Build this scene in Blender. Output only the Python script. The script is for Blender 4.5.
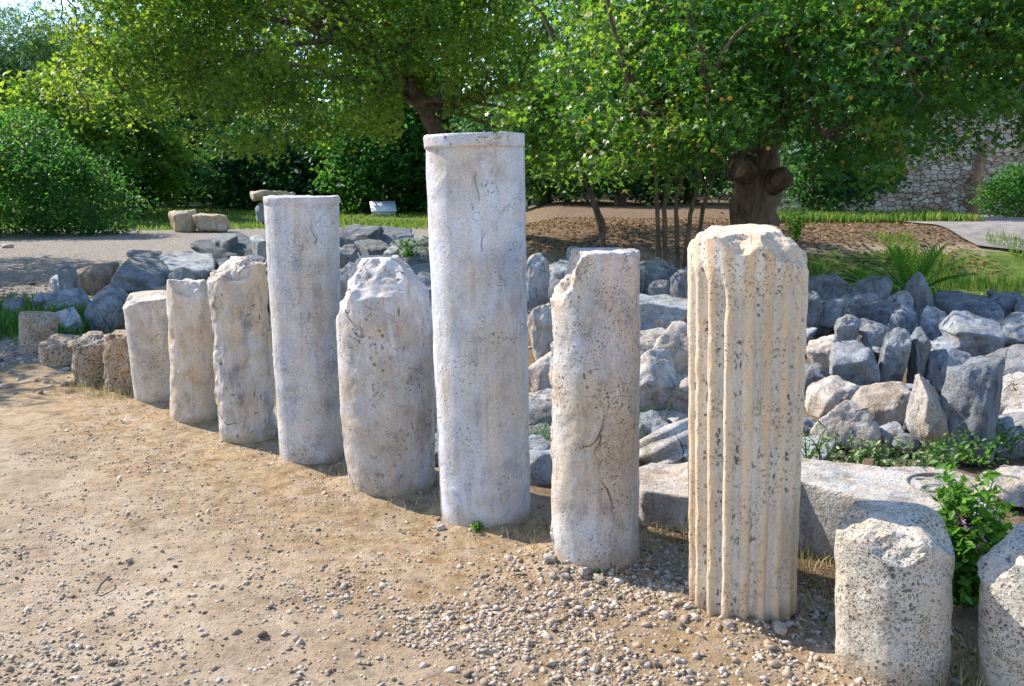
import bpy, bmesh, math, random
import numpy as np
from mathutils import Vector, Matrix

# ------------------------------------------------------------------ start clean
for o in list(bpy.data.objects): bpy.data.objects.remove(o)
scene = bpy.context.scene
COL = scene.collection
R = math.radians

# ------------------------------------------------------------------ camera
EYE = 1.60; F = 900.0; PITCH = R(10.4); CX, CY = 512.0, 343.0
cam = bpy.data.cameras.new("camera"); cam_o = bpy.data.objects.new("camera", cam); COL.objects.link(cam_o)
cam.sensor_width = 36; cam.lens = F/1024*36; cam.clip_end = 2000; cam.clip_start = 0.05
cam_o.location = (0, 0, EYE); cam_o.rotation_euler = (R(90)-PITCH, 0, 0)
scene.camera = cam_o

# ------------------------------------------------------------------ light
SUN_EL = R(40); SUN_AZ = math.atan2(-0.83, 0.50)       # azimuth of the sun, from +Y towards +X
sdir = Vector((math.sin(SUN_AZ)*math.cos(SUN_EL), math.cos(SUN_AZ)*math.cos(SUN_EL), math.sin(SUN_EL)))
world = bpy.data.worlds.new("World"); scene.world = world; world.use_nodes = True
nt = world.node_tree; nt.nodes.clear()
sky = nt.nodes.new('ShaderNodeTexSky'); sky.sky_type = 'NISHITA'; sky.sun_disc = False
sky.sun_elevation = SUN_EL; sky.sun_rotation = SUN_AZ
sky.air_density = 1.0; sky.dust_density = 0.3; sky.ozone_density = 2.5
bg = nt.nodes.new('ShaderNodeBackground'); bg.inputs['Strength'].default_value = 0.15
wo = nt.nodes.new('ShaderNodeOutputWorld')
nt.links.new(sky.outputs[0], bg.inputs[0]); nt.links.new(bg.outputs[0], wo.inputs[0])
sun = bpy.data.lights.new("sun", 'SUN'); sun.energy = 4.0; sun.angle = R(0.5); sun.color = (1.0, 0.93, 0.82)
sun_o = bpy.data.objects.new("sun", sun); COL.objects.link(sun_o)
sun_o.rotation_euler = sdir.to_track_quat('Z', 'Y').to_euler(); sun_o.location = sdir*50
vs = scene.view_settings
vs.view_transform = 'Standard'; vs.look = 'None'; vs.gamma = 1.0; vs.use_curve_mapping = False
vs.exposure = 1.08
scene.cycles.max_bounces = 8; scene.cycles.diffuse_bounces = 5; scene.cycles.transmission_bounces = 4
scene.cycles.glossy_bounces = 2; scene.cycles.caustics_reflective = False; scene.cycles.caustics_refractive = False

# ------------------------------------------------------------------ maths helpers
rng = np.random.default_rng(7); random.seed(7)
def _h(ix, iy, iz, s):
    n = (ix*374761393 + iy*668265263 + iz*2147483647 + s*1274126177) & 0xffffffff
    n = ((n ^ (n >> 13))*1274126177) & 0xffffffff
    n = ((n ^ (n >> 15))*2246822519) & 0xffffffff
    return ((n ^ (n >> 16)) & 0xffffff)/float(0xffffff)
def vnoise(P, s=0):
    P = np.asarray(P, float); I = np.floor(P).astype(np.int64); f = P-I; f = f*f*(3-2*f)
    ix, iy, iz = I[..., 0], I[..., 1], I[..., 2]; fx, fy, fz = f[..., 0], f[..., 1], f[..., 2]
    r = 0
    for dx in (0, 1):
        for dy in (0, 1):
            for dz in (0, 1):
                w = (fx if dx else 1-fx)*(fy if dy else 1-fy)*(fz if dz else 1-fz)
                r = r + w*_h(ix+dx, iy+dy, iz+dz, s)
    return r*2-1
def fbm(P, s=0, oct=4, gain=0.5):
    P = np.asarray(P, float); a = 1; r = 0
    for k in range(oct): r = r + a*vnoise(P*(2.03**k)+k*17.3, s+k*7); a *= gain
    return r
def ss(a, b, x):
    t = np.clip((np.asarray(x, float)-a)/(b-a), 0, 1); return t*t*(3-2*t)
CP, SP = math.cos(PITCH), math.sin(PITCH)
def ray(px, py):
    u, v = px-CX, CY-py
    return np.array([u, F*CP+v*SP, v*CP-F*SP])/F
def at(px, py, z=0.0):
    d = ray(px, py); s = (z-EYE)/d[2]; return np.array([d[0]*s, d[1]*s, z])
def at_y(px, py, y):
    d = ray(px, py); s = y/d[1]; return np.array([d[0]*s, y, EYE+d[2]*s])
def gz(x, y):
    x = np.asarray(x, float); y = np.asarray(y, float)
    b = ss(12.5, 16.5, y-0.10*x)*ss(-2.2, 0.8, x-0.05*(y-14))
    return 0.72*b
def gzf(x, y): return float(gz(x, y))

# ------------------------------------------------------------------ scene helpers
def tag(o, label=None, cat=None, group=None, kind=None):
    if label: o['label'] = label
    if cat: o['category'] = cat
    if group: o['group'] = group
    if kind: o['kind'] = kind
    return o
def empty(name, loc, label, cat, group=None):
    o = bpy.data.objects.new(name, None); COL.objects.link(o); o.location = loc; o.empty_display_size = .1
    return tag(o, label, cat, group)
def np_mesh(name, V, faces, mat=None, smooth=False, rnd=None, parent=None, loc=None, attrs=None):
    """faces: list of int arrays, each (M,k)"""
    V = np.ascontiguousarray(V, dtype=np.float32)
    if not isinstance(faces, list): faces = [faces]
    me = bpy.data.meshes.new(name)
    me.vertices.add(len(V)); me.vertices.foreach_set('co', V.ravel())
    idx = np.concatenate([np.asarray(f, np.int32).ravel() for f in faces])
    tot = np.concatenate([np.full(len(f), f.shape[1], np.int32) for f in faces])
    st = np.concatenate([[0], np.cumsum(tot)[:-1]]).astype(np.int32)
    me.loops.add(len(idx)); me.loops.foreach_set('vertex_index', idx)
    me.polygons.add(len(tot)); me.polygons.foreach_set('loop_start', st); me.polygons.foreach_set('loop_total', tot)
    if smooth: me.polygons.foreach_set('use_smooth', np.ones(len(tot), bool))
    me.update(calc_edges=True); me.validate()
    if rnd is not None:
        a = me.attributes.new('rnd', 'FLOAT', 'POINT'); a.data.foreach_set('value', np.asarray(rnd, np.float32))
    for k, v in (attrs or {}).items():
        a = me.attributes.new(k, 'FLOAT', 'POINT'); a.data.foreach_set('value', np.asarray(v, np.float32))
    if mat: me.materials.append(mat)
    o = bpy.data.objects.new(name, me); COL.objects.link(o)
    if parent is not None: o.parent = parent
    if loc is not None: o.location = loc
    return o
def ico(n):
    bm = bmesh.new(); bmesh.ops.create_icosphere(bm, subdivisions=n, radius=1)
    V = np.array([v.co[:] for v in bm.verts]); Fc = np.array([[v.index for v in f.verts] for f in bm.faces]); bm.free()
    V /= np.linalg.norm(V, axis=1)[:, None]; return V, Fc
ICO = {k: ico(k) for k in (1, 2, 4, 5)}

# ------------------------------------------------------------------ materials
class NB:
    def __init__(s, name):
        s.m = bpy.data.materials.new(name); s.m.use_nodes = True; s.t = s.m.node_tree; s.t.nodes.clear()
        s.out = s.n('ShaderNodeOutputMaterial')
    def n(s, ty, **kw):
        x = s.t.nodes.new(ty)
        for k, v in kw.items(): setattr(x, k, v)
        return x
    def l(s, a, b): s.t.links.new(a, b)
    def set(s, node, **kw):
        for k, v in kw.items():
            i = node.inputs[k.replace('_', ' ')]
            if isinstance(v, bpy.types.NodeSocket): s.l(v, i)
            else: i.default_value = v
    def noise(s, vec, scale, detail=5, rough=.55, dist=0):
        x = s.n('ShaderNodeTexNoise'); s.l(vec, x.inputs['Vector'])
        s.set(x, Scale=scale, Detail=detail, Roughness=rough, Distortion=dist); return x.outputs['Fac']
    def vor(s, vec, scale, feature='F1', out='Distance', rnd=1.0):
        x = s.n('ShaderNodeTexVoronoi', feature=feature); s.l(vec, x.inputs['Vector'])
        s.set(x, Scale=scale, Randomness=rnd); return x.outputs[out]
    def ramp(s, fac, stops, interp='LINEAR'):
        x = s.n('ShaderNodeValToRGB'); cr = x.color_ramp; cr.interpolation = interp
        while len(cr.elements) < len(stops): cr.elements.new(.5)
        for e, (p, c) in zip(cr.elements, stops):
            e.position = p; e.color = (c if isinstance(c, tuple) else (c, c, c))+(1,)
        s.l(fac, x.inputs[0]); return x.outputs[0]
    def mix(s, fac, a, b, mode='MIX'):
        x = s.n('ShaderNodeMix', data_type='RGBA', blend_type=mode)
        for i, v in ((0, fac), (6, a), (7, b)):
            if isinstance(v, bpy.types.NodeSocket): s.l(v, x.inputs[i])
            else: x.inputs[i].default_value = (v if i == 0 else (tuple(v)+(1,) if isinstance(v, tuple) else (v, v, v, 1)))
        return x.outputs[2]
    def math(s, op, a, b=0.0, clamp=False):
        x = s.n('ShaderNodeMath', operation=op, use_clamp=clamp)
        for i, v in ((0, a), (1, b)):
            if isinstance(v, bpy.types.NodeSocket): s.l(v, x.inputs[i])
            else: x.inputs[i].default_value = v
        return x.outputs[0]
    def coords(s, rand=True, scale=(1, 1, 1)):
        tc = s.n('ShaderNodeTexCoord'); v = tc.outputs['Object']
        if rand:
            oi = s.n('ShaderNodeObjectInfo'); sc = s.math('MULTIPLY', oi.outputs['Random'], 57.0)
            a = s.n('ShaderNodeVectorMath', operation='ADD'); s.l(v, a.inputs[0]); s.l(sc, a.inputs[1]); v = a.outputs[0]
            s.rand = oi.outputs['Random']
        if scale != (1, 1, 1):
            a = s.n('ShaderNodeVectorMath', operation='MULTIPLY'); s.l(v, a.inputs[0]); a.inputs[1].default_value = scale; v = a.outputs[0]
        return v
    def warp(s, v, scale, amt):
        x = s.n('ShaderNodeTexNoise'); s.l(v, x.inputs['Vector']); s.set(x, Scale=scale, Detail=3.0)
        a = s.n('ShaderNodeVectorMath', operation='MULTIPLY_ADD'); s.l(x.outputs['Color'], a.inputs[0])
        a.inputs[1].default_value = (amt,)*3; s.l(v, a.inputs[2]); return a.outputs[0]
    def attr(s, name):
        x = s.n('ShaderNodeAttribute', attribute_name=name); return x.outputs['Fac']
    def bsdf(s, color, rough=.9, spec=.2, height=None, dist=.01, strength=1.0, trans=None, tcol=None):
        p = s.n('ShaderNodeBsdfPrincipled')
        s.set(p, Base_Color=(color if isinstance(color, bpy.types.NodeSocket) else tuple(color)+(1,)), Roughness=rough)
        p.inputs['Specular IOR Level'].default_value = spec
        if height is not None:
            b = s.n('ShaderNodeBump'); s.set(b, Height=height, Distance=dist, Strength=strength)
            s.l(b.outputs[0], p.inputs['Normal'])
        r = p.outputs[0]
        if trans:
            t = s.n('ShaderNodeBsdfTranslucent'); s.l(tcol, t.inputs[0]) if isinstance(tcol, bpy.types.NodeSocket) else None
            ms = s.n('ShaderNodeMixShader'); ms.inputs[0].default_value = trans
            s.l(r, ms.inputs[1]); s.l(t.outputs[0], ms.inputs[2]); r = ms.outputs[0]
        s.l(r, s.out.inputs[0]); return s.m

def stone(name, A, B, C, foot=False, chan=False, warm=.5, pits=.4, pitscale=45, fine=.3, cracks=.5, crackscale=2.2, streak=False, bump=.012, mott=.5, randtone=0.0, grain=0.12):
    """A cool grey, B pale, C warm stain"""
    b = NB(name); v = b.coords(scale=(1, 1, .45) if streak else (1, 1, 1)); vi = b.coords()
    def stretch(vec, sc3, rot=(0, 0, 0)):
        mp = b.n('ShaderNodeMapping'); b.l(vec, mp.inputs[0]); mp.inputs['Rotation'].default_value = rot; mp.inputs['Scale'].default_value = sc3; return mp.outputs[0]
    w = b.warp(vi, 3.0, .22)
    n1 = b.noise(v, 2.2, 6, .6, .8); n2 = b.noise(vi, 9, 8, .65); n3 = b.noise(v, 1.3, 5, .6, 1.2); n4 = b.noise(vi, 70, 5, .7)
    c = b.mix(b.ramp(n1, [(.35, 0.0), (.65, 1.0)]), A, B)
    c = b.mix(b.ramp(n3, [(.52-.25*warm, 0.0), (.75-.2*warm, .85)]), c, C)
    c = b.mix(mott, c, b.ramp(n2, [(.34, .36), (.5, .85), (.64, 1.0)]), 'MULTIPLY')
    c = b.mix(min(1, grain*3.4), c, b.ramp(n4, [(.36, .22), (.5, .8), (.6, 1.0)]), 'MULTIPLY')
    mpv = b.n('ShaderNodeMapping'); b.l(vi, mpv.inputs[0]); mpv.inputs['Rotation'].default_value = (.2, .65, .3); mpv.inputs['Scale'].default_value = (1, 1, .28)
    vn = b.noise(mpv.outputs[0], 4.5, 6, .65, 1.6)
    vw = b.noise(mpv.outputs[0], 7.5, 5, .6, 1.0)
    c = b.mix(b.ramp(vw, [(.50, 0.0), (.62, .5)]), c, B)
    c = b.mix(b.ramp(b.math('ABSOLUTE', b.math('SUBTRACT', vn, .5)), [(.0, .45), (.05, 0.0)]), c, C)
    n5 = b.noise(vi, 150, 4, .75); c = b.mix(.55, c, b.ramp(n5, [(.36, .38), (.5, .88), (.6, 1.0)]), 'MULTIPLY')
    # pits, two sizes, each gathered in patches
    pm = b.ramp(b.noise(vi, 5, 3), [(.62-.35*pits, 0.0), (.75-.3*pits, 1.0)])
    wp = b.warp(vi, 25, .03)
    p1 = b.ramp(b.vor(wp, pitscale), [(.10+.12*pits, 1.0), (.2+.14*pits, 0.0)])
    p1 = b.math('MULTIPLY', p1, pm)
    pm2 = b.ramp(b.noise(vi, 8, 3), [(.6-.3*fine, 0.0), (.7-.25*fine, 1.0)])
    p2 = b.math('MULTIPLY', b.ramp(b.vor(wp, pitscale*2.3), [(.16+.1*fine, 1.0), (.28+.1*fine, 0.0)]), pm2)
    pit = b.math('MAXIMUM', p1, b.math('MULTIPLY', p2, .7))
    if chan:
        ch = b.attr('chan')
        c = b.mix(b.math('MULTIPLY', b.ramp(ch, [(.0, 1.0), (.45, 0.0)]), b.ramp(n2, [(.35, .25), (.6, .95)])), c, (.70, .47, .27))
        c = b.mix(b.math('MULTIPLY', b.ramp(ch, [(.5, 0.0), (.95, .7)]), .8), c, (.74, .68, .62))
        q = b.ramp(b.vor(stretch(b.warp(vi, 30, .05), (1, 1, .5)), 55), [(.23, 1.0), (.33, 0.0)])
        q = b.math('MULTIPLY', q, b.ramp(b.noise(vi, 6.5, 3), [(.44, 0.0), (.52, 1.0)]))
        pit = b.math('MAXIMUM', b.math('MULTIPLY', pit, .75), b.math('MULTIPLY', q, b.ramp(ch, [(.45, 0.0), (.8, 1.0)])))
    # cracks: long thin broken lines, and short slanting gouges
    w2 = b.warp(b.warp(vi, 1.6, .45), 9.0, .07)
    cm = b.ramp(b.noise(vi, 2.6, 2), [(.66-.28*cracks, 0.0), (.74-.28*cracks, 1.0)])
    cr = b.math('MULTIPLY', b.ramp(b.vor(stretch(w2, (1, 1, .5)), crackscale, 'DISTANCE_TO_EDGE'), [(.001, 1.0), (.0075, 0.0)]), cm)
    gm = b.ramp(b.noise(vi, 3.7, 3), [(.68-.3*cracks, 0.0), (.76-.28*cracks, 1.0)])
    g1 = b.ramp(b.vor(stretch(wp, (1, 1, .22), (0, .6, .3)), 24), [(.06, 1.0), (.13, 0.0)])
    g2 = b.ramp(b.vor(stretch(wp, (.3, .3, 1), (.2, -.5, .0)), 20), [(.05, 1.0), (.11, 0.0)])
    cr2 = b.math('MULTIPLY', b.math('MAXIMUM', g1, g2), gm)
    dark = b.math('MAXIMUM', pit, b.math('MAXIMUM', cr, cr2), True)
    if foot:      # soil splashed and caked on the lowest hand's breadth
        sx = b.n('ShaderNodeSeparateXYZ'); tc2 = b.n('ShaderNodeTexCoord'); b.l(tc2.outputs['Object'], sx.inputs[0])
        ft = b.math('SUBTRACT', b.math('ADD', sx.outputs[2], b.math('MULTIPLY', b.math('SUBTRACT', n2, .5), .22)), .045)
        c = b.mix(b.ramp(b.math('ADD', ft, .5), [(.47, .8), (.56, 0.0)]), c, (.36, .26, .16))
        # rain streaks running down
        rs = b.noise(stretch(vi, (9, 9, .7)), 2.2, 5, .6, .4)
        c = b.mix(b.math('MULTIPLY', b.ramp(rs, [(.52, 0.0), (.68, 1.0)]), b.ramp(n3, [(.42, 0.0), (.55, .55)])), c, b.mix(1.0, c, (.62, .60, .60), 'MULTIPLY'))
    c = b.mix(b.math('MULTIPLY', dark, .8), c, (.10, .078, .06))
    if randtone:
        k = b.ramp(b.rand, [(0.0, 1.0-randtone), (1.0, 1.0)]); c = b.mix(1.0, c, k, 'MULTIPLY')
    h = b.math('ADD', b.math('MULTIPLY', n2, .55), b.math('MULTIPLY', b.noise(vi, 34, 6, .7), .35))
    h = b.math('ADD', h, b.math('ADD', b.math('MULTIPLY', n4, .16), b.math('MULTIPLY', n5, .07)))
    h = b.math('SUBTRACT', h, b.math('MULTIPLY', dark, .8))
    return b.bsdf(c, .85, .25, h, bump, 1.0)

GREYM = (.46, .45, .47); PALE = (.66, .63, .60); WARM = (.58, .44, .30)
M_grey = stone('grey_marble', (.49, .50, .56), (.70, .70, .74), (.70, .58, .44), warm=.34, pits=.28, fine=.35, cracks=.22, grain=.075, mott=.5, foot=True, pitscale=60)
M_greyc = stone('cracked_grey_marble', (.46, .45, .49), (.70, .68, .69), (.67, .51, .34), warm=.42, pits=.38, fine=.42, cracks=.42, grain=.08, mott=.55, foot=True, pitscale=42)
M_tall = stone('blue_grey_marble', (.50, .52, .59), (.72, .72, .77), (.70, .58, .45), foot=True, grain=.05, mott=.45, warm=.22, pits=.22, fine=.2, cracks=.2, pitscale=34)
M_point = stone('gouged_marble', (.50, .49, .52), (.72, .70, .71), (.60, .44, .27), foot=True, grain=.06, mott=.6, warm=.42, pits=.3, fine=.2, cracks=.7, crackscale=2.6, pitscale=26)
M_peak = stone('fissured_marble', (.42, .41, .44), (.72, .70, .69), (.68, .52, .34), foot=True, grain=.05, mott=.75, warm=.5, pits=.12, fine=.15, cracks=.9, crackscale=2.0)
M_cream = stone('cream_marble', (.62, .56, .50), (.76, .71, .66), (.68, .49, .32), foot=True, grain=.05, mott=.55, warm=.75, pits=.1, fine=.2, cracks=.5, crackscale=2.4)
M_pale = stone('pale_marble', (.60, .55, .51), (.74, .69, .64), (.66, .52, .38), foot=True, grain=.08, mott=.5, warm=.5, pits=.25, fine=.45, cracks=.32, crackscale=1.3)
M_flute = stone('fluted_marble', (.68, .59, .49), (.80, .72, .62), (.72, .52, .33), foot=True, grain=.07, chan=True, warm=.6, pits=.35, fine=.4, cracks=.1, streak=True, pitscale=38, bump=.008, mott=.3)
M_speck = stone('pitted_stone', (.60, .56, .50), (.74, .68, .60), (.64, .52, .38), foot=True, warm=.55, pits=.58, fine=.62, cracks=.15, pitscale=46, bump=.022, grain=.13, mott=.6)
M_brown = stone('weathered_stone', (.46, .38, .31), (.60, .52, .44), (.46, .31, .18), warm=.7, pits=.7, fine=.8, cracks=.6, pitscale=30, bump=.02)
M_rock = stone('rubble_marble', (.30, .36, .47), (.62, .67, .75), (.56, .48, .38), warm=.2, pits=.2, fine=.3, cracks=.45, crackscale=2.4, bump=.045, randtone=.45, mott=.95)  # bluish base: the blue shade over the heap is put into the stone colour
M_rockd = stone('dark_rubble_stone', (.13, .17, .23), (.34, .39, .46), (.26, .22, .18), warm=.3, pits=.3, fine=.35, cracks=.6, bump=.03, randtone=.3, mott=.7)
M_rockw = stone('warm_rubble_marble', (.56, .53, .52), (.80, .77, .73), (.62, .46, .32), warm=.4, pits=.25, fine=.35, cracks=.45, bump=.035, randtone=.25, mott=.8)
M_ochre = stone('ochre_stone', (.56, .48, .37), (.70, .64, .54), (.60, .40, .20), warm=.5, pits=.3, fine=.3, cracks=.4, bump=.02)

def leaf_mat(name, stops, tstops, trans=.45, rough=.5, spec=.3):
    b = NB(name); r = b.attr('rnd')
    return b.bsdf(b.ramp(r, stops), rough, spec, trans=trans, tcol=b.ramp(r, tstops))
L_plane = leaf_mat('plane_leaf', [(0, (.016, .07, .02)), (.4, (.035, .12, .028)), (.85, (.08, .19, .04)), (1, (.24, .20, .04))],
                   [(0, (.05, .18, .02)), (.4, (.15, .36, .02)), (.9, (.36, .58, .05)), (1, (.55, .38, .05))], rough=.38, spec=.6)
L_oak = leaf_mat('olive_green_leaf', [(0, (.012, .05, .012)), (.4, (.045, .12, .02)), (1, (.15, .23, .04))],
                 [(0, (.04, .15, .02)), (.4, (.26, .48, .03)), (1, (.60, .74, .06))])
L_dark = leaf_mat('dark_green_leaf', [(0, (.018, .07, .028)), (.6, (.038, .12, .042)), (1, (.08, .18, .055))],
                  [(0, (.04, .16, .03)), (.6, (.10, .28, .04)), (1, (.22, .42, .06))], trans=.38)
L_pine = leaf_mat('pine_needle', [(0, (.025, .08, .03)), (.6, (.045, .13, .04)), (1, (.09, .19, .05))],
                  [(0, (.05, .16, .03)), (.6, (.12, .28, .04)), (1, (.24, .40, .08))], trans=.35)
L_bush = leaf_mat('bush_leaf', [(0, (.015, .075, .02)), (.6, (.03, .12, .025)), (1, (.09, .20, .04))],
                  [(0, (.04, .18, .02)), (.6, (.10, .32, .03)), (1, (.32, .52, .06))])
L_weed = leaf_mat('weed_leaf', [(0, (.05, .16, .02)), (.6, (.08, .22, .03)), (1, (.16, .30, .05))],
                  [(0, (.10, .30, .02)), (.6, (.18, .42, .03)), (1, (.35, .55, .06))])
L_grey = leaf_mat('pale_runner_leaf', [(0, (.12, .18, .07)), (.6, (.20, .27, .11)), (1, (.34, .38, .20))],
                  [(0, (.15, .25, .06)), (1, (.35, .42, .15))], trans=.25)
L_grass = leaf_mat('grass_blade', [(0, (.05, .15, .02)), (.6, (.12, .24, .03)), (1, (.30, .32, .07))],
                   [(0, (.12, .30, .03)), (1, (.40, .45, .08))], trans=.35)
L_dry = leaf_mat('dry_grass_blade', [(0, (.20, .22, .05)), (.4, (.42, .32, .14)), (1, (.58, .46, .24))],
                 [(0, (.2, .25, .05)), (1, (.5, .4, .2))], trans=.25)
L_litter = leaf_mat('dry_leaf_litter', [(0, (.10, .055, .03)), (.5, (.24, .14, .07)), (1, (.42, .28, .14))],
                    [(0, (.1, .05, .02)), (1, (.3, .2, .1))], trans=.15, rough=.8, spec=.1)
def petal():
    b = NB('pink_petal'); return b.bsdf((.62, .30, .50), .6, .2)
M_petal = petal()
def fruit():
    b = NB('seed_ball'); return b.bsdf((.45, .26, .05), .8, .1)
M_fruit = fruit()
def bark(name, c1, c2, sc=6):
    b = NB(name); v = b.coords(scale=(1, 1, .35)); n = b.noise(v, sc, 8, .7, .6); m = b.vor(b.warp(v, 5, .2), sc*2.5)
    c = b.ramp(n, [(.3, c1), (.7, c2)]); c = b.mix(.5, c, b.ramp(m, [(.1, .35), (.5, 1.0)]), 'MULTIPLY')
    return b.bsdf(c, .95, .1, b.math('ADD', n, m), .03, 1.0)
B_dark = bark('dark_bark', (.065, .045, .035), (.24, .18, .14))
B_grey = bark('grey_bark', (.12, .10, .08), (.30, .25, .20))
B_cut = bark('cut_wood', (.28, .20, .12), (.50, .38, .24), 10)

def ground_mat():
    b = NB('ground_soil'); tc = b.n('ShaderNodeTexCoord'); v = tc.outputs['Object']
    g, gr, li, tone = b.attr('gravel'), b.attr('grass'), b.attr('litter'), b.attr('ochre')
    n1 = b.noise(v, 1.1, 7, .62); n2 = b.noise(v, 16, 8, .7); n3 = b.noise(v, 120, 4, .7)
    soil = b.ramp(n1, [(.3, (.41, .31, .215)), (.5, (.515, .40, .285)), (.7, (.62, .50, .37))])
    soil = b.mix(.8, soil, b.ramp(n2, [(.3, .45), (.5, .88), (.7, 1.0)]), 'MULTIPLY')
    soil = b.mix(.6, soil, b.ramp(b.noise(v, 4.5, 7, .7, .5), [(.35, (.62, .52, .42)), (.55, (1.0, 1.0, 1.0))]), 'MULTIPLY')
    och = b.ramp(n2, [(.3, (.15, .09, .045)), (.52, (.38, .26, .14)), (.72, (.58, .44, .28))])
    soil = b.mix(b.math('MULTIPLY', tone, b.ramp(b.noise(v, 6, 6, .7), [(.35, 0.0), (.6, 1.0)])), soil, och)
    vo = b.n('ShaderNodeTexVoronoi'); b.l(b.warp(v, 30, .02), vo.inputs['Vector']); b.set(vo, Scale=42.0)
    sepc = b.n('ShaderNodeSeparateColor'); b.l(vo.outputs['Color'], sepc.inputs[0])
    grav = b.ramp(sepc.outputs[0], [(0, (.22, .18, .15)), (.4, (.38, .32, .27)), (.75, (.50, .44, .38)), (1, (.64, .57, .50))])
    edge = b.ramp(vo.outputs['Distance'], [(.25, 1.0), (.7, .5)])
    grav = b.mix(.8, grav, edge, 'MULTIPLY')
    gm = b.math('ADD', g, b.math('MULTIPLY', b.math('SUBTRACT', n2, .5), 1.3))
    gm = b.ramp(gm, [(.38, 0.0), (.62, 1.0)])
    c = b.mix(gm, soil, grav)
    lit = b.ramp(n2, [(.3, (.06, .04, .026)), (.5, (.18, .12, .075)), (.7, (.38, .27, .17))])
    c = b.mix(b.ramp(b.math('ADD', li, b.math('MULTIPLY', b.math('SUBTRACT', n2, .5), .8)), [(.35, 0.0), (.6, 1.0)]), c, lit)
    gc = b.ramp(b.noise(v, 5, 8, .75), [(.3, (.04, .09, .02)), (.5, (.11, .17, .03)), (.7, (.30, .28, .10))])
    c = b.mix(b.ramp(b.math('ADD', gr, b.math('MULTIPLY', b.math('SUBTRACT', b.noise(v, 2.5, 6, .7), .5), 1.2)), [(.4, 0.0), (.6, 1.0)]), c, gc)
    # fine grains and specks on the trodden soil
    sp = b.ramp(b.vor(b.warp(v, 60, .01), 70), [(.10, 1.0), (.17, 0.0)])
    spm = b.ramp(b.noise(v, 9, 4), [(.40, 0.0), (.55, 1.0)])
    sp = b.math('MULTIPLY', sp, spm)
    c = b.mix(b.math('MULTIPLY', sp, .6), c, (.10, .075, .055))
    gh = b.math('MULTIPLY', b.math('SUBTRACT', 1.0, vo.outputs['Distance']), gm)
    h = b.math('ADD', b.math('MULTIPLY', n2, .9), b.math('ADD', b.math('MULTIPLY', n3, .3), b.math('MULTIPLY', gh, .7)))
    return b.bsdf(c, .95, .1, h, .03, 1.0)
M_ground = ground_mat()
def pebble_mat():
    b = NB('pebble_stone'); r = b.attr('rnd'); tc = b.n('ShaderNodeTexCoord')
    c = b.ramp(r, [(0, (.12, .09, .07)), (.2, (.34, .26, .19)), (.5, (.46, .37, .29)), (.75, (.54, .45, .37)), (.93, (.60, .52, .45)), (1, (.52, .33, .20))])
    n = b.noise(tc.outputs['Object'], 90, 5, .7)
    c = b.mix(.5, c, b.ramp(n, [(.3, .5), (.6, 1.0)]), 'MULTIPLY')
    return b.bsdf(c, .85, .2, n, .004, 1.0)
M_peb = pebble_mat()
def path_mat():
    b = NB('paved_path'); tc = b.n('ShaderNodeTexCoord'); v = tc.outputs['Object']
    n = b.noise(v, 3, 8, .7); return b.bsdf(b.ramp(n, [(.3, (.18, .16, .145)), (.5, (.27, .24, .22)), (.7, (.36, .32, .29))]), .9, .1, b.noise(v, 30, 5), .01)
M_path = path_mat()
def wall_mat():
    b = NB('rubble_masonry'); v = b.coords(False); w = b.warp(v, 3, .12)
    s = b.n('ShaderNodeVectorMath', operation='MULTIPLY'); b.l(w, s.inputs[0]); s.inputs[1].default_value = (1, 1, 1.7); w = s.outputs[0]
    e = b.vor(w, 5.0, 'DISTANCE_TO_EDGE', rnd=.75); vo = b.n('ShaderNodeTexVoronoi'); b.l(w, vo.inputs['Vector']); b.set(vo, Scale=5.0, Randomness=.75)
    sc = b.n('ShaderNodeSeparateColor'); b.l(vo.outputs['Color'], sc.inputs[0])
    c = b.ramp(sc.outputs[0], [(0, (.36, .27, .19)), (.4, (.55, .46, .36)), (.8, (.68, .60, .49)), (1, (.50, .33, .21))])
    c = b.mix(.5, c, b.ramp(b.noise(v, 12, 6, .7), [(.3, .5), (.6, 1.0)]), 'MULTIPLY')
    m = b.ramp(e, [(.01, 0.0), (.06, 1.0)]); c = b.mix(m, (.24, .19, .14), c)
    return b.bsdf(c, .9, .1, m, .05, 1.0)
M_wall = wall_mat()
M_brick = stone('brick_strip', (.40, .22, .13), (.55, .34, .20), (.30, .17, .10), bump=.03)

COLS = []
def ground_z(x, y):
    P = np.stack([x, y, np.zeros_like(x)], 1); dist = np.hypot(x, y-2); amp = ss(60, 8, dist)
    row = (x+y)/1.414-3.8/1.414
    z = gz(x, y)+amp*(.030*fbm(P*.7, 3, 3)+.008*fbm(P*5, 5, 3)+.005*fbm(P*17, 9, 3))-.012*ss(.0, .5, row)*amp
    wob = .5+.6*fbm(P*6, 51, 2)
    for (o, c, r, H) in COLS: z = z+.035*ss(.13, -.01, np.hypot(x-c[0], y-c[1])-r)*np.clip(wob, 0, 1.2)
    return z
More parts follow.
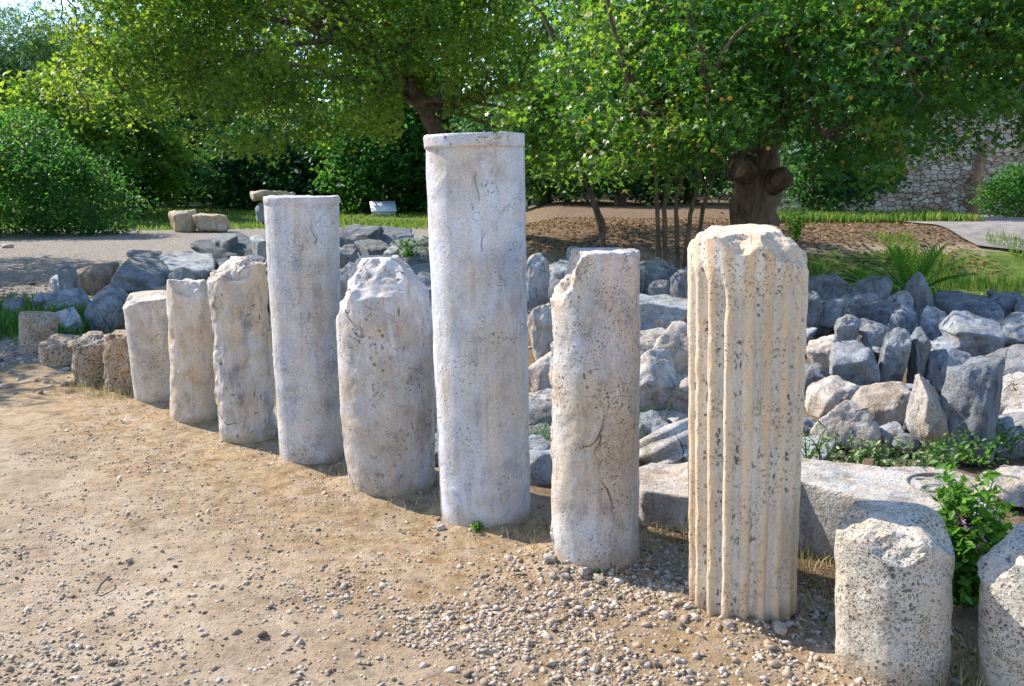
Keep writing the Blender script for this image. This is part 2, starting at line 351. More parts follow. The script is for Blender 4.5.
# ------------------------------------------------------------------ ground sheet
def build_ground():
    def sp(t, k, L): return L*np.sinh(k*t)/math.sinh(k)
    xs = sp(np.linspace(-1, 1, 440), 6.2, 300); ys = 3.6+sp(np.linspace(-.75, 1, 470), 6.2, 300)
    X, Y = np.meshgrid(xs, ys); x, y = X.ravel(), Y.ravel()
    P = np.stack([x, y, np.zeros_like(x)], 1); dist = np.hypot(x, y-2)
    amp = ss(60, 8, dist)
    row = (x+y)/1.414-(3.80)/1.414        # signed distance behind the row
    z = ground_z(x, y)
    n = fbm(P*.35, 21, 4)*.5
    px_left = ss(-1.0, -3.5, x+.12*(y-8))
    gravel = ss(3.9, 2.9, y+.45*fbm(P*.9, 33, 3)-.1*x)*.30
    gravel = np.maximum(gravel, .95*ss(7.0, 8.2, y+.6*n)*ss(.2, -1.5, x)*ss(40, 30, y))
    gravel = np.maximum(gravel, .8*ss(-3.9, -4.6, x)*ss(6.2, 7.0, y))
    grass = ss(27.5, 30, y+3*n)*ss(0, -2, x)*.9*(1-.8*ss(31, 31.6, y+2*n)*ss(34, 33.4, y+2*n)*ss(-9, -11, x))
    grass = np.maximum(grass, ss(50, 60, y)*.8)
    right = ss(3.6, 5.0, x)*ss(11.5, 12.6, y)*ss(15.5, 14.0, y-.1*x)
    grass = np.maximum(grass, right*.75)
    litter = gz(x, y)/.72*.9
    litter = np.maximum(litter, ss(.25, .6, row)*ss(13, 12, y)*ss(-5.5, -3.5, x)*.62)
    ochre = ss(1.0, .25, np.abs(row+.22+.2*n))*ss(9, 7.5, y)
    idx = np.arange(len(x)).reshape(X.shape)
    Fc = np.stack([idx[:-1, :-1].ravel(), idx[:-1, 1:].ravel(), idx[1:, 1:].ravel(), idx[1:, :-1].ravel()], 1)
    V = np.stack([x, y, z], 1)
    o = np_mesh('ground', V, Fc, M_ground, True, attrs=dict(gravel=gravel, grass=grass, litter=litter*(1-grass*.7), ochre=ochre))
    tag(o, kind='structure')

def draped(name, pts, mat, dz=.02, n=60):
    pts = [np.array(p) for p in pts]; a, b, c, d = pts
    u = np.linspace(0, 1, n); U, W = np.meshgrid(u, u); U = U[..., None]; W = W[..., None]
    P = (a*(1-U)+b*U)*(1-W)+(d*(1-U)+c*U)*W
    P = P.reshape(-1, 2); P = P+.12*np.stack([fbm(np.c_[P, P[:, 0]*0]*.6, 5, 3), fbm(np.c_[P, P[:, 0]*0]*.6, 9, 3)], 1)
    z = gz(P[:, 0], P[:, 1])+dz+.006*fbm(np.c_[P, P[:, 0]*0]*.8, 2, 2)
    idx = np.arange(n*n).reshape(n, n)
    Fc = np.stack([idx[:-1, :-1].ravel(), idx[:-1, 1:].ravel(), idx[1:, 1:].ravel(), idx[1:, :-1].ravel()], 1)
    return tag(np_mesh(name, np.c_[P, z], Fc, mat, True), kind='structure')
draped('path', [(8.0, 15.6), (20, 11.5), (24, 21.5), (7.6, 21.3)], M_path)

# ------------------------------------------------------------------ row of columns
def column(name, label, cat, base, top, mat, prof=None, chips=(), rough=.006, nth=150, nz=120, topslope=(0, 0), group='ancient columns and stumps standing in a row', lump=.012, ringcap=.004, seed=0, ztop=None, chiprough=.018, spall=.004, chan=None):
    bl, br, by = base; tl, tr, ty = top
    g = at((bl+br)/2, by); d = math.hypot(g[0], g[1]); r = None
    for _ in range(4):
        slant = math.hypot(d, EYE*.8); r = (br-bl)/2*slant/F*.99
        c = g[:2]*(d+r*.98)/d if r else g[:2]
        d2 = math.hypot(*c)
    # height: the top edge seen at ty, taken at the column's far (low tops) or near (high tops) rim
    cy = c[1]
    lo = at_y((tl+tr)/2, ty, cy)
    off = (r*.8 if lo[2] < EYE else -r*.8)
    tp = at_y((tl+tr)/2, ty, cy+off); H = tp[2]
    topc = at_y((tl+tr)/2, ty, cy); lean = (topc[0]*1.0-c[0])
    rt = (tr-tl)/2*math.hypot(d2, EYE-H)/F
    th = np.linspace(0, 2*np.pi, nth, endpoint=False); zz = np.linspace(-.10, H, nz); t = np.clip(zz/H, 0, 1)
    T, TH = np.meshgrid(t, th, indexing='ij'); Z = np.repeat(zz[:, None], nth, 1)
    RR = r+(rt-r)*T
    if prof: RR = RR*prof(T, TH, Z, H)
    V = np.stack([RR*np.cos(TH), RR*np.sin(TH), Z], -1).reshape(-1, 3)
    # cap rings
    rings = 16; caps = []
    for k in range(1, rings):
        f = 1-k/rings; ring = V[(nz-1)*nth:nz*nth].copy(); ring[:, :2] *= f; caps.append(ring)
    V = np.concatenate([V]+caps+[np.array([[0, 0, H]])])
    V[:, 2] += (topslope[0]*V[:, 0]+topslope[1]*V[:, 1])*ss(H-.25*H, H, V[:, 2])
    V[nz*nth:, 2] += .010*fbm(V[nz*nth:]*9, seed+5, 4)
    cut = np.zeros(len(V))
    for (nx, ny, nzz, xr, yr, dz) in chips:
        n = np.array([nx, ny, nzz], float); n /= np.linalg.norm(n)
        p0 = np.array([xr*r, yr*r, H-dz*r])
        e = (V-p0)@n+.020*fbm(V*7, seed+31, 4)
        m = e > 0; V[m] -= e[m, None]*n; cut[m] = 1
    dirv = V.copy(); dirv[:, 2] = 0; dirv /= (np.linalg.norm(dirv, axis=1)[:, None]+1e-6)
    nrm = dirv.copy(); nrm[cut > 0, 2] += .8
    S = V+seed*11.7
    disp = lump*fbm(S*3.0, seed, 3)+rough*fbm(S*14, seed+3, 4)
    disp += cut*chiprough*(fbm(S*11, seed+7, 4)-.3*np.abs(fbm(S*26, seed+8, 3)))
    disp -= spall*ss(.35, .75, fbm(S*8, seed+12, 3))          # spalls
    V = V+nrm*disp[:, None]
    total = nz+rings-1
    i0 = np.arange(total-1)[:, None]*nth; j = np.arange(nth)[None, :]; j2 = (j+1) % nth
    Q = np.stack([(i0+j), (i0+j2), (i0+nth+j2), (i0+nth+j)], -1).reshape(-1, 4)
    last = (total-1)*nth; cidx = total*nth
    Tt = np.stack([last+np.arange(nth), last+(np.arange(nth)+1) % nth, np.full(nth, cidx)], 1)
    at_ = {}
    if chan is not None:
        cc = chan(np.arctan2(V[:, 1], V[:, 0])); cc[cut > 0] = .3; at_ = dict(chan=cc)
    o = np_mesh(name, V, [Q, Tt], mat, True, attrs=at_)
    rz = -math.atan2(c[0], c[1])
    o.location = (c[0], c[1], gzf(c[0], c[1]))
    ax = Matrix.Rotation(math.atan2(lean, H), 4, 'Y') @ Matrix.Rotation(rz, 4, 'Z')
    o.rotation_euler = ax.to_euler()
    tag(o, label, cat, group)
    return o, c, r, H

def collar(h, over, under=.03):
    def f(T, TH, Z, H):
        d = (H-Z)
        k = 1+over*(ss(h+.012, h-.004, d))-.0*T
        k -= over*.5*np.exp(-((d-h-.008)/.006)**2)
        k -= over*.5*ss(.010, 0, d)
        wob = fbm(np.stack([np.cos(TH)*2, np.sin(TH)*2, Z*3], -1), 4, 3)
        return 1+(k-1)*np.clip(.9+.9*wob, 0, 1.1)
    return f
NF = 19
def flutes(N=NF, dep=.14):
    def f(T, TH, Z, H):
        c = .5+.5*np.cos(N*TH+.6)                 # 1 in the middle of a channel
        ch = np.power(c, 1.35)
        wear = np.clip(.98+.1*fbm(np.stack([np.cos(TH)*3, np.sin(TH)*3, Z*4], -1), 14, 3), .55, 1.2)
        wear = wear*(1-.92*ss(H-.22, H-.09, Z+.03*np.sin(TH*3)))
        chipn = fbm(np.stack([np.cos(TH)*9, np.sin(TH)*9, Z*12], -1), 15, 3)
        ridge = (1-c)**3*np.clip(chipn, 0, 1)*.018
        return 1-dep*ch*wear-ridge
    return f
# an aged block-like outline for squarish stumps
def squarish(n=4, k=.06, ph=.4):
    return lambda T, TH, Z, H: 1+k*np.cos(n*(TH+ph))*.5+.02*np.cos(2*TH+1)

def add(*a, **k): COLS.append(column(*a, **k)); return COLS[-1]
add('column_stump', 'small grey drum standing alone in the grass, leftmost of the row', 'column stump', (23, 53, 356), (23, 54, 312), M_brown, chips=[(0, -.3, 1, 0, 0, .05)], seed=1, nth=90, nz=50)
add('column_stump', 'lowest brownish stump of the row, between the lone drum and the ochre stumps', 'column stump', (43, 78, 367), (42, 79, 335), M_brown, chips=[(-.2, -.2, 1, 0, 0, .15)], seed=2, nth=90, nz=50, rough=.012)
add('column_stump', 'rough brown stump with dry grass at its foot, wider of the adjoining ochre pair', 'column stump', (78, 112, 386), (74, 112, 332), M_brown, chips=[(-.5, -.1, 1, -.2, 0, .1), (.5, -.3, 1, .4, 0, .1)], seed=3, nth=100, nz=60, rough=.016, prof=squarish())
add('column_stump', 'rough ochre-stained stump leaning on the left side of the smooth pale short column', 'column stump', (108, 140, 395), (106, 138, 330), M_brown, chips=[(-.6, -.1, 1, -.4, 0, 0), (.2, -.2, 1, .3, 0, .0)], seed=4, nth=100, nz=60, rough=.016)
add('column_stump', 'short smooth cream column with a flat pale top, waist high', 'column stump', (138, 174, 408), (125, 170, 294), M_pale, topslope=(0.02, .10), chips=[(-1, -.2, 1, -.75, 0, .05)], seed=5, nth=120, nz=90, rough=.002, lump=.004)
add('broken_column', 'narrow cream column with ragged top and bulging left edge', 'column', (173, 216, 428), (170, 209, 277), M_cream, chips=[(.9, -.2, .6, .45, 0, .1), (-.3, -.9, 1, 0, -.6, .1), (0, .2, 1, 0, 0, .08)], seed=6, rough=.005, lump=.009)
add('broken_column', 'deeply cracked grey column with craggy peaked top left of the slender tall one', 'column', (221, 277, 448), (209, 264, 257), M_peak, chips=[(-.50, -.1, .87, .15, 0, 0), (.25, -.1, 1, .35, 0, .0), (-.1, -1, .8, 0, -.60, .1)], seed=7, rough=.010, lump=.012, chiprough=.022)
add('column_shaft', 'second tallest smooth grey shaft with thin rim at its top', 'column', (281, 344, 472), (266, 337, 196), M_grey, prof=collar(.035, .045), seed=8, rough=.0015, lump=.003, spall=.0025, nz=260)
add('broken_column', 'thick grey column broken to a blunt craggy point, just left of the tallest shaft', 'column', (347, 438, 503), (335, 430, 256), M_point, chips=[(-.90, -.05, .42, -.46, 0, 0), (.66, -.1, .75, .22, 0, 0), (0, -.9, .8, 0, -.50, .12), (-.3, -.8, .9, -.2, -.4, .1), (.9, -.4, .4, .8, 0, .5)], seed=9, rough=.003, lump=.006, chiprough=.008, prof=lambda T, TH, Z, H: 1+.045*np.sin(np.pi*np.clip(T*1.15, 0, 1)))
add('column_shaft', 'tallest smooth grey shaft with a projecting collar at the top, centre of the row', 'column', (438, 534, 533), (426, 523, 133), M_tall, prof=collar(.055, .055), seed=10, rough=.0015, lump=.0025, spall=.0025, nth=200, nz=420)
add('column_shaft', 'grey cracked smooth shaft with cut upper left corner, between tallest and fluted columns', 'column', (548, 641, 579), (552, 639, 248), M_greyc, chips=[(-.90, -.15, .40, -.36, 0, 0), (.5, 0, 1, .85, 0, 0), (-1, .5, 0, -.86, 0, 0)], seed=11, rough=.002, lump=.004, nth=180, nz=200)
add('fluted_column', 'cream fluted column stained orange with rough worn top and black pits', 'column', (686, 794, 629), (691, 806, 229), M_flute, prof=flutes(), chan=lambda t: .5+.5*np.cos(NF*t+.6), chips=[(.80, -.1, .8, .38, 0, 0), (-.7, 0, .9, -.72, 0, 0), (.9, -.5, .9, .80, -.2, .22), (0, -.8, 1, 0, -.80, .02)], seed=12, rough=.002, lump=.001, spall=.003, nth=420, nz=260, topslope=(0, .05), chiprough=.016)
add('column_stump', 'low heavily pitted octagonal stump right of the fluted column', 'column stump', (838, 936, 692), (846, 944, 504), M_speck, prof=squarish(5, .07, .2), chips=[(-.8, -.1, .9, -.62, 0, 0), (.8, -.1, .9, .62, 0, 0), (0, -.9, .8, 0, -.68, .02)], seed=13, rough=.003, lump=.006, nth=200, nz=140, chiprough=.010)
add('column_stump', 'pitted pale stump cut off by the right edge of the photo', 'column stump', (988, 1095, 722), (1000, 1104, 528), M_speck, prof=squarish(4, .05, 1.0), chips=[(-.9, -.1, .8, -.55, 0, 0)], seed=14, rough=.003, lump=.006, nth=180, nz=120, chiprough=.010)

build_ground()
# ------------------------------------------------------------------ rocks
def rockV(size, seed, kind='rock', sub=4):
    g = np.random.default_rng(seed); D, Fc = ICO[sub]
    N = []; dd = []
    jit = .12 if kind == 'block' else .32
    for ax in range(3):
        for s in (-1, 1):
            n = np.zeros(3); n[ax] = s; n += g.normal(0, jit, 3)*(.6 if kind == 'block' else 1); n /= np.linalg.norm(n); N.append(n); dd.append(1.0 if kind == 'block' else g.uniform(.8, 1.05))
    nch = {'block': 9, 'rock': 22, 'round': 20, 'point': 14, 'slab': 9}[kind]
    for _ in range(nch):
        n = g.normal(0, 1, 3); n /= np.linalg.norm(n); N.append(n)
        dd.append(g.uniform(1.02, 1.4) if kind in ('block', 'slab') else g.uniform(.84, 1.12))
    if kind == 'point':
        for a in (0.3, 2.4, 4.4):
            n = np.array([math.cos(a)*.85, math.sin(a)*.85, .52]); n /= np.linalg.norm(n); N.append(n); dd.append(.62)
    N = np.array(N); dd = np.array(dd); p = {'block': 70, 'slab': 60, 'rock': 55, 'round': 18, 'point': 60}[kind]
    k = np.clip(D@N.T, 0, None)/dd[None, :]
    r = (np.sum(k**p, axis=1))**(-1/p); V = D*np.minimum(r, 1.75)[:, None]
    ext = np.abs(V).max(0); V /= ext
    V = V*np.array(size)/2
    m = float(np.mean(size)); S = V/m
    nn = D/np.array(size); nn /= np.linalg.norm(nn, axis=1)[:, None]
    low = fbm(S*2.2+seed, seed % 91, 3); hi = fbm(S*8+seed, seed % 77, 4)
    lay = np.sin((S@np.array([.3, .2, 1.0]))*26+3*low)*(.25 if kind != 'round' else .1)
    amp = .022 if kind in ('block', 'slab') else .028
    rid = 1-2*np.abs(fbm(S*1.9+7, seed % 67, 3))
    step = np.round(fbm(S*3.1+3, seed % 83, 2)*3)/3
    V = V+nn*(m*(amp*low+.020*hi+.014*lay*ss(0, .4, low)+.034*step+.022*rid))[:, None]
    return V, Fc
def place_rock(name, label, bbox, kind='rock', lvl=.05, mat=None, seed=0, roll=0, pitch=0, yaw=0, cat='rock', group=None, depth=.8, hk=.92, sub=4, base=None):
    x0, y0, x1, y1 = bbox; wp, hp = x1-x0, y1-y0; cx, cy = (x0+x1)/2, (y0+y1)/2
    b0 = lvl if base is None else base
    P = at(cx, y1, b0); d = math.hypot(P[0], P[1]); w = wp*math.hypot(d, EYE-b0)/F; h = max(.06, hp*d/F*.8)
    dp = w*depth; c = P[:2]*(1+.36*dp/d)
    gy = -math.atan2(c[0], c[1])
    M = np.array(Matrix.Rotation(gy, 3, 'Z') @ Matrix.Rotation(R(roll), 3, 'Y') @ Matrix.Rotation(R(pitch), 3, 'X') @ Matrix.Rotation(R(yaw), 3, 'Z'))
    V0, Fc = rockV((w, dp, h), seed, kind, sub)
    sx = sz = 1.0; Gi = np.array(Matrix.Rotation(-gy, 3, 'Z')); G = np.array(Matrix.Rotation(gy, 3, 'Z'))
    for _ in range(6):
        V = V0@M.T@Gi.T                       # upright frame facing the viewer
        V[:, 0] = V[:, 0]*sx+.45*math.tan(R(roll))*V[:, 2]*sz; V[:, 2] *= sz
        V = V@G.T; zb = V[:, 2].min(); V[:, 2] -= zb
        W = V+np.array([c[0], c[1], b0-.01]); q = W-np.array([0, 0, EYE]); zc = q[:, 1]*CP-q[:, 2]*SP
        pxs = CX+F*q[:, 0]/zc; pys = CY-F*(q[:, 2]*CP+q[:, 1]*SP)/zc
        sx *= (wp/(pxs.max()-pxs.min()))**.8; sz *= min(3, max(.4, (hp/(pys.max()-pys.min()))))**.9; sz = min(max(sz, .35), 3.2)
    H_ = V[:, 2].max(); lowm = V[:, 2] < .45*H_
    V[lowm, 2] -= (b0-min(b0, 0)+.03)*(1-V[lowm, 2]/(.45*H_))**.6
    W = V+np.array([c[0]+(cx-(pxs.max()+pxs.min())/2)/F*d, c[1], b0-.01])
    org = np.array([W[:, 0].mean(), W[:, 1].mean(), W[:, 2].min()+.03])
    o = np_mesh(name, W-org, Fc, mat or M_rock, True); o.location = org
    tag(o, label, cat, group or 'broken marble in the rubble heap'); return o

W_, D_ = M_rockw, M_rockd
RIGHT = [
 ('stone_slab', 'flat triangular slab with smooth top, furthest back beside the fluted column', (806, 273, 852, 296), 'slab', None, 0, .16),
 ('rubble_rock', 'rounded blue-grey boulder at the back edge of the heap, left of the pointed one', (850, 275, 893, 302), 'round', None, -15, .16),
 ('rubble_rock', 'upright diamond-shaped rock sticking up at the back below the palm seedling', (905, 272, 935, 308), 'point', None, 5, .18),
 ('rubble_rock', 'long low blue boulder along the back edge right of the diamond-shaped rock', (934, 288, 992, 313), 'round', None, 4, .14),
 ('rubble_rock', 'knobbly boulder ending the long low boulder at the back right', (988, 291, 1018, 318), 'rock', None, 10, .14),
 ('rubble_rock', 'boulder touching the right photo edge in the back row of the heap', (1014, 294, 1056, 322), 'rock', None, 0, .14),
 ('rubble_rock', 'rounded boulder under the flat triangular slab', (815, 299, 850, 325), 'round', None, 0, .12),
 ('rubble_rock', 'narrow upright rock pressed behind the fluted column under the triangular slab', (803, 290, 824, 324), 'block', None, 0, .12),
 ('rubble_rock', 'lumpy rock in front of the rounded blue-grey back boulder', (842, 292, 880, 318), 'rock', None, -25, .13),
 ('rubble_rock', 'slanted smooth rock rising right between the lumpy rock and the twisted one', (858, 300, 898, 324), 'block', None, -28, .13),
 ('rubble_rock', 'dark wedge rock directly left of the diamond-shaped rock', (887, 289, 914, 316), 'rock', None, -20, .13),
 ('rubble_rock', 'hollowed twisted rock above the pair of tall upright stones', (889, 304, 918, 336), 'rock', None, 20, .12),
 ('rubble_rock', 'cream-patched narrow rock above the large cubic grey block', (834, 314, 862, 346), 'rock', None, -12, .11),
 ('rubble_rock', 'grey saddle-shaped rock in the heap centre above the tall upright pair', (853, 317, 888, 345), 'rock', None, 12, .11),
 ('rubble_rock', 'small pointed rock left of the big flat-topped block', (918, 305, 948, 336), 'point', None, 0, .12),
 ('marble_block', 'big flat-topped angular block with broken right end, back right of the heap', (938, 309, 1006, 354), 'block', None, 12, .12),
 ('rubble_rock', 'low rock behind the flat-topped block near the right edge', (974, 299, 1005, 323), 'round', None, 0, .13),
 ('rubble_rock', 'smooth long rock with pale top at right edge beside the flat-topped block', (993, 316, 1054, 348), 'slab', None, -12, .11),
 ('rubble_rock', 'tall upright grey stone, broader of the two standing side by side', (877, 329, 912, 384), 'block', None, 8, .08),
 ('rubble_rock', 'tall upright narrow stone standing right of its broader twin', (907, 326, 932, 383), 'block', None, 4, .08),
 ('marble_block', 'small brick-shaped stone lying flat under the big flat-topped block', (928, 334, 973, 356), 'block', None, 4, .10),
 ('rubble_rock', 'layered stepped block next to the fluted column at mid height', (806, 333, 842, 366), 'block', W_, -8, .09),
 ('marble_block', 'large cubic grey block with chamfered corner in the middle of the heap', (829, 341, 881, 389), 'block', None, 6, .07),
 ('rubble_rock', 'white-topped chunk behind the big leaning slab', (924, 348, 978, 388), 'rock', None, -8, .08),
 ('stone_slab', 'long low pale slab reaching the right edge behind the big leaning slab', (972, 345, 1054, 376), 'slab', None, -6, .09),
 ('rubble_rock', 'shaded brown chunk below the layered block beside the fluted column', (803, 362, 834, 392), 'rock', None, 0, .06),
 ('rubble_rock', 'flattish cream boulder pointing right above the pyramid-shaped rock', (805, 376, 864, 410), 'rock', W_, -14, .06),
 ('rubble_rock', 'cream T-shaped rock bridging the pyramid rock and the leaning pointed one', (846, 381, 920, 428), 'rock', W_, -6, .08),
 ('rubble_rock', 'pyramid-shaped pale rock at the front of the heap above the carved slab', (810, 403, 882, 452), 'point', W_, 0, .0),
 ('marble_block', 'small square block tucked under the T-shaped rock', (876, 421, 906, 452), 'block', None, 0, .0),
 ('rubble_rock', 'tall pointed cream rock leaning left, in front of the heap', (906, 379, 952, 462), 'point', W_, -16, .0),
 ('stone_slab', 'big grey slab leaning to the left with fine parallel cracks', (940, 360, 1006, 466), 'block', None, 10, .0),
 ('rubble_rock', 'cream cube-like rock at the right edge above a rounded one', (1000, 369, 1050, 402), 'block', W_, 0, .06),
 ('rubble_rock', 'rounded whitish rock at the right edge beside the big leaning slab', (1002, 398, 1056, 440), 'round', W_, 0, .02),
 ('stone_slab', 'white slab at the right edge behind the flowering shrub', (976, 466, 1075, 512), 'slab', W_, 3, .0),
 ('rubble_rock', 'small cream stone lodged above the T-shaped rock', (864, 386, 878, 400), 'rock', W_, 0, .12),
]
MID = [
 ('rubble_rock', 'long dark blue boulder at the top of the gap left of the fluted column', (628, 257, 684, 290), 'round', None, 0, .20),
 ('rubble_rock', 'blue boulder wedged against the fluted column top left', (670, 264, 712, 300), 'round', None, 0, .18),
 ('rubble_rock', 'small flat rock under the long dark blue boulder', (648, 279, 674, 296), 'rock', None, 0, .18),
 ('marble_block', 'pale smooth angular block with slanted top, upper part of the gap', (630, 294, 705, 336), 'block', None, 8, .10),
 ('rubble_rock', 'small ridged rock leaning on the pale angular block', (652, 310, 690, 334), 'rock', W_, -20, .14),
 ('rubble_rock', 'crumbly light rock below the pale angular block beside the cracked shaft', (625, 326, 676, 354), 'rock', W_, 0, .12),
 ('stone_slab', 'big slanting cream slab rising to the right behind the fluted column', (648, 324, 712, 380), 'slab', W_, -34, .08),
 ('stone_slab', 'bright tilted slab with sharp broken brown right side, beside the cracked shaft', (618, 350, 676, 420), 'block', W_, 18, .04),
 ('rubble_rock', 'rounded brown-bottomed boulder left of the fluted column', (648, 374, 706, 420), 'round', W_, -30, .04),
 ('rubble_rock', 'flat grey rock lying under the rounded brown-bottomed boulder', (644, 412, 688, 432), 'slab', W_, 0, .02),
 ('rubble_rock', 'grey rock next to the lower right side of the cracked shaft', (626, 424, 654, 466), 'round', None, 0, .0),
 ('rubble_rock', 'dark blue rock right of the tallest shaft at the back', (520, 254, 550, 306), 'rock', None, 0, .15),
 ('stone_slab', 'flat brown-edged slab on top of the heap right of the tallest shaft', (526, 244, 574, 258), 'slab', None, 0, .30),
 ('rubble_rock', 'blue pointed rock beside the cut corner of the cracked shaft', (543, 260, 592, 300), 'rock', None, -20, .14),
 ('rubble_rock', 'low rock right of the flat brown-edged slab', (566, 246, 604, 266), 'slab', None, 0, .24),
 ('rubble_rock', 'pale rock seen in the slit left of the cracked shaft, uppermost pale one', (527, 304, 562, 352), 'rock', W_, 0, .10),
 ('rubble_rock', 'brownish rounded rock in the slit below the uppermost pale one', (526, 350, 560, 388), 'round', W_, 0, .08),
 ('rubble_rock', 'flat pale stone in the slit under the brownish rounded rock', (524, 387, 556, 404), 'slab', W_, 0, .05),
 ('rubble_rock', 'second flat pale stone from the bottom of the slit', (524, 403, 556, 420), 'slab', W_, 6, .03),
 ('rubble_rock', 'lowest grey stone in the slit above the grass', (522, 421, 556, 446), 'rock', None, 0, .0),
]
LEFT = [
 ('rubble_rock', 'dark long rock right of the slender tall shaft, back row', (336, 223, 384, 245), 'round', D_, -4, .12),
 ('rubble_rock', 'dark round-ended block below the information board', (368, 226, 414, 243), 'block', D_, 3, .14),
 ('rubble_rock', 'grey-blue boulder in the second row right of the slender tall shaft', (354, 238, 393, 256), 'rock', D_, 0, .12),
 ('rubble_rock', 'flat dark rock touching the left side of the tallest shaft', (388, 236, 434, 250), 'slab', D_, 0, .14),
 ('rubble_rock', 'small ring-shaped pale rock between two dark boulders', (383, 245, 403, 262), 'round', None, 0, .12),
 ('rubble_rock', 'brown banded boulder beside the tallest shaft', (399, 245, 436, 266), 'round', D_, 0, .12),
 ('rubble_rock', 'light blue wedge against the right side of the slender tall shaft', (334, 244, 360, 264), 'slab', None, 15, .12),
 ('rubble_rock', 'little round stone on top of the dark rocks near the slender tall shaft', (355, 233, 367, 242), 'round', None, 0, .28),
 ('stone_slab', 'thin flat slab beside the tallest shaft above the broken pointed column', (404, 262, 444, 277), 'slab', None, -6, .14),
 ('rubble_rock', 'blue-grey block right behind the broken pointed column', (402, 270, 446, 304), 'block', None, 0, .08),
 ('rubble_rock', 'rough pale rock in the gap between the slender shaft and the broken pointed column', (334, 262, 362, 300), 'rock', W_, 0, .08),
 ('carved_block', 'layered grey block at the left end of the rubble, next to the fluted fragment', (49, 271, 80, 293), 'block', None, 0, .0),
 ('rubble_rock', 'thin flat stone lying on the layered grey block at the left end', (57, 264, 77, 274), 'slab', None, 0, .34),
 ('marble_block', 'tilted block with bright white top beside the fluted fragment', (110, 257, 170, 293), 'block', None, 22, .05),
 ('marble_block', 'long rectangular grey-blue block behind the cream column tops', (153, 250, 217, 277), 'block', None, 2, .06),
 ('stone_slab', 'thin dark slab behind the tilted white block', (126, 250, 168, 264), 'slab', None, 4, .14),
 ('stone_beam', 'long dark beam lying behind the cracked grey column', (190, 240, 268, 262), 'block', D_, 3, .08),
 ('marble_block', 'small squared grey block standing on the dark beam', (211, 233, 238, 245), 'block', None, 0, .36),
 ('rubble_rock', 'small blue-grey lump on the beam beside the slender tall shaft', (249, 234, 268, 246), 'round', None, 0, .36),
 ('stone_slab', 'broken carved slab lying in the grass left of the arched rock', (44, 287, 92, 316), 'slab', None, 20, .0),
 ('rubble_rock', 'arch-shaped pale rock behind the ochre stumps', (84, 284, 132, 338), 'round', None, 0, .0),
 ('rubble_rock', 'dark flat stone on the arch-shaped rock', (104, 290, 134, 302), 'slab', M_brown, 6, .25),
 ('rubble_rock', 'rough grey stone between arch-shaped rock and cream short column', (98, 304, 130, 334), 'rock', None, 0, .0),
 ('rubble_rock', 'small rounded brown stone peeking over the cream short column', (152, 285, 174, 299), 'round', M_brown, 0, .1),
 ('rubble_rock', 'pointed stone behind the narrow cream column', (168, 266, 196, 290), 'point', None, 0, .08),
 ('stone_slab', 'flat slab edge behind the peaked grey column', (214, 254, 266, 272), 'slab', D_, 0, .1),
 ('rubble_rock', 'squared stone half hidden in grass behind the lone drum', (32, 292, 46, 312), 'block', None, 0, .0),
 ('rubble_rock', 'low rough stone in the grass near the left photo edge', (2, 296, 26, 316), 'rock', None, 0, .0),
 ('rubble_rock', 'greenish stone behind the lowest brownish stump', (54, 306, 84, 340), 'rock', None, 0, .0),
]
sd = 100
for T in (RIGHT, MID, LEFT):
    for (nm, lab, bb, kind, mt, rl, lvl) in T:
        if T is LEFT and kind in ('round', 'rock') and 'arch' not in lab and 'little' not in lab: kind = 'block'
        sd += 1; w = bb[2]-bb[0]; h = bb[3]-bb[1]
        place_rock(nm, lab, bb, kind, lvl, mt, sd, roll=rl*.9+random.uniform(-13, 13), pitch=random.uniform(2, 34) if kind != 'point' else random.uniform(-8, 14), yaw=random.uniform(-42, 42) if kind != 'slab' else random.uniform(-30, 30), depth=(random.uniform(.75, 1.15) if T is not LEFT else random.uniform(1.1, 1.6)), cat='block' if 'block' in nm or 'beam' in nm else ('slab' if 'slab' in nm else 'rock'), sub=5 if (w*h > 500) else 4, hk=1.0 if h > w else .92)
NAMED = [(o.location[0], o.location[1], o['label']) for o in bpy.data.objects if o.get('group') == 'broken marble in the rubble heap']
# filler chunks wedged below the named rocks
protos = []
for k in range(7):
    V, Fc = rockV((.36, .27, [.22, .16, .10][k % 3]), 900+k, ['rock', 'block', 'slab'][k % 3], 4)
    protos.append((V, Fc))
pm = {}
cnt = 0
def filler(x, y, z, s, k):
    global cnt
    if k in pm:
        o = pm[k].copy(); COL.objects.link(o)
    else:
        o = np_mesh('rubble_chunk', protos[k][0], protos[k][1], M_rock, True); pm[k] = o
    o.location = (x, y, z); o.rotation_euler = (random.uniform(-.5, .5), random.uniform(-.5, .5), random.uniform(0, 6.28)); o.scale = (s, s, s*random.uniform(.7, 1.1))
    nb = min(NAMED, key=lambda r: (r[0]-x)**2+(r[1]-y)**2); dx, dy = x-nb[0], y-nb[1]
    rel = ('right of' if dx > 0 else 'left of') if abs(dx) > abs(dy) else ('behind' if dy > 0 else 'before')
    wd = nb[2].split(',')[0].split()[:10]
    while wd[-1] in ('of', 'the', 'in', 'at', 'a', 'on', 'to', 'and', 'under', 'right', 'left', 'behind', 'above', 'below', 'with', 'between', 'beside', 'its', 'top', 'by', 'from'): wd.pop()
    where = rel+' the '+' '.join(wd)
    tag(o, ('tiny' if s < .75 else 'small')+' broken chunk '+where, 'rock', 'small chunks filling the rubble heap'); cnt += 1
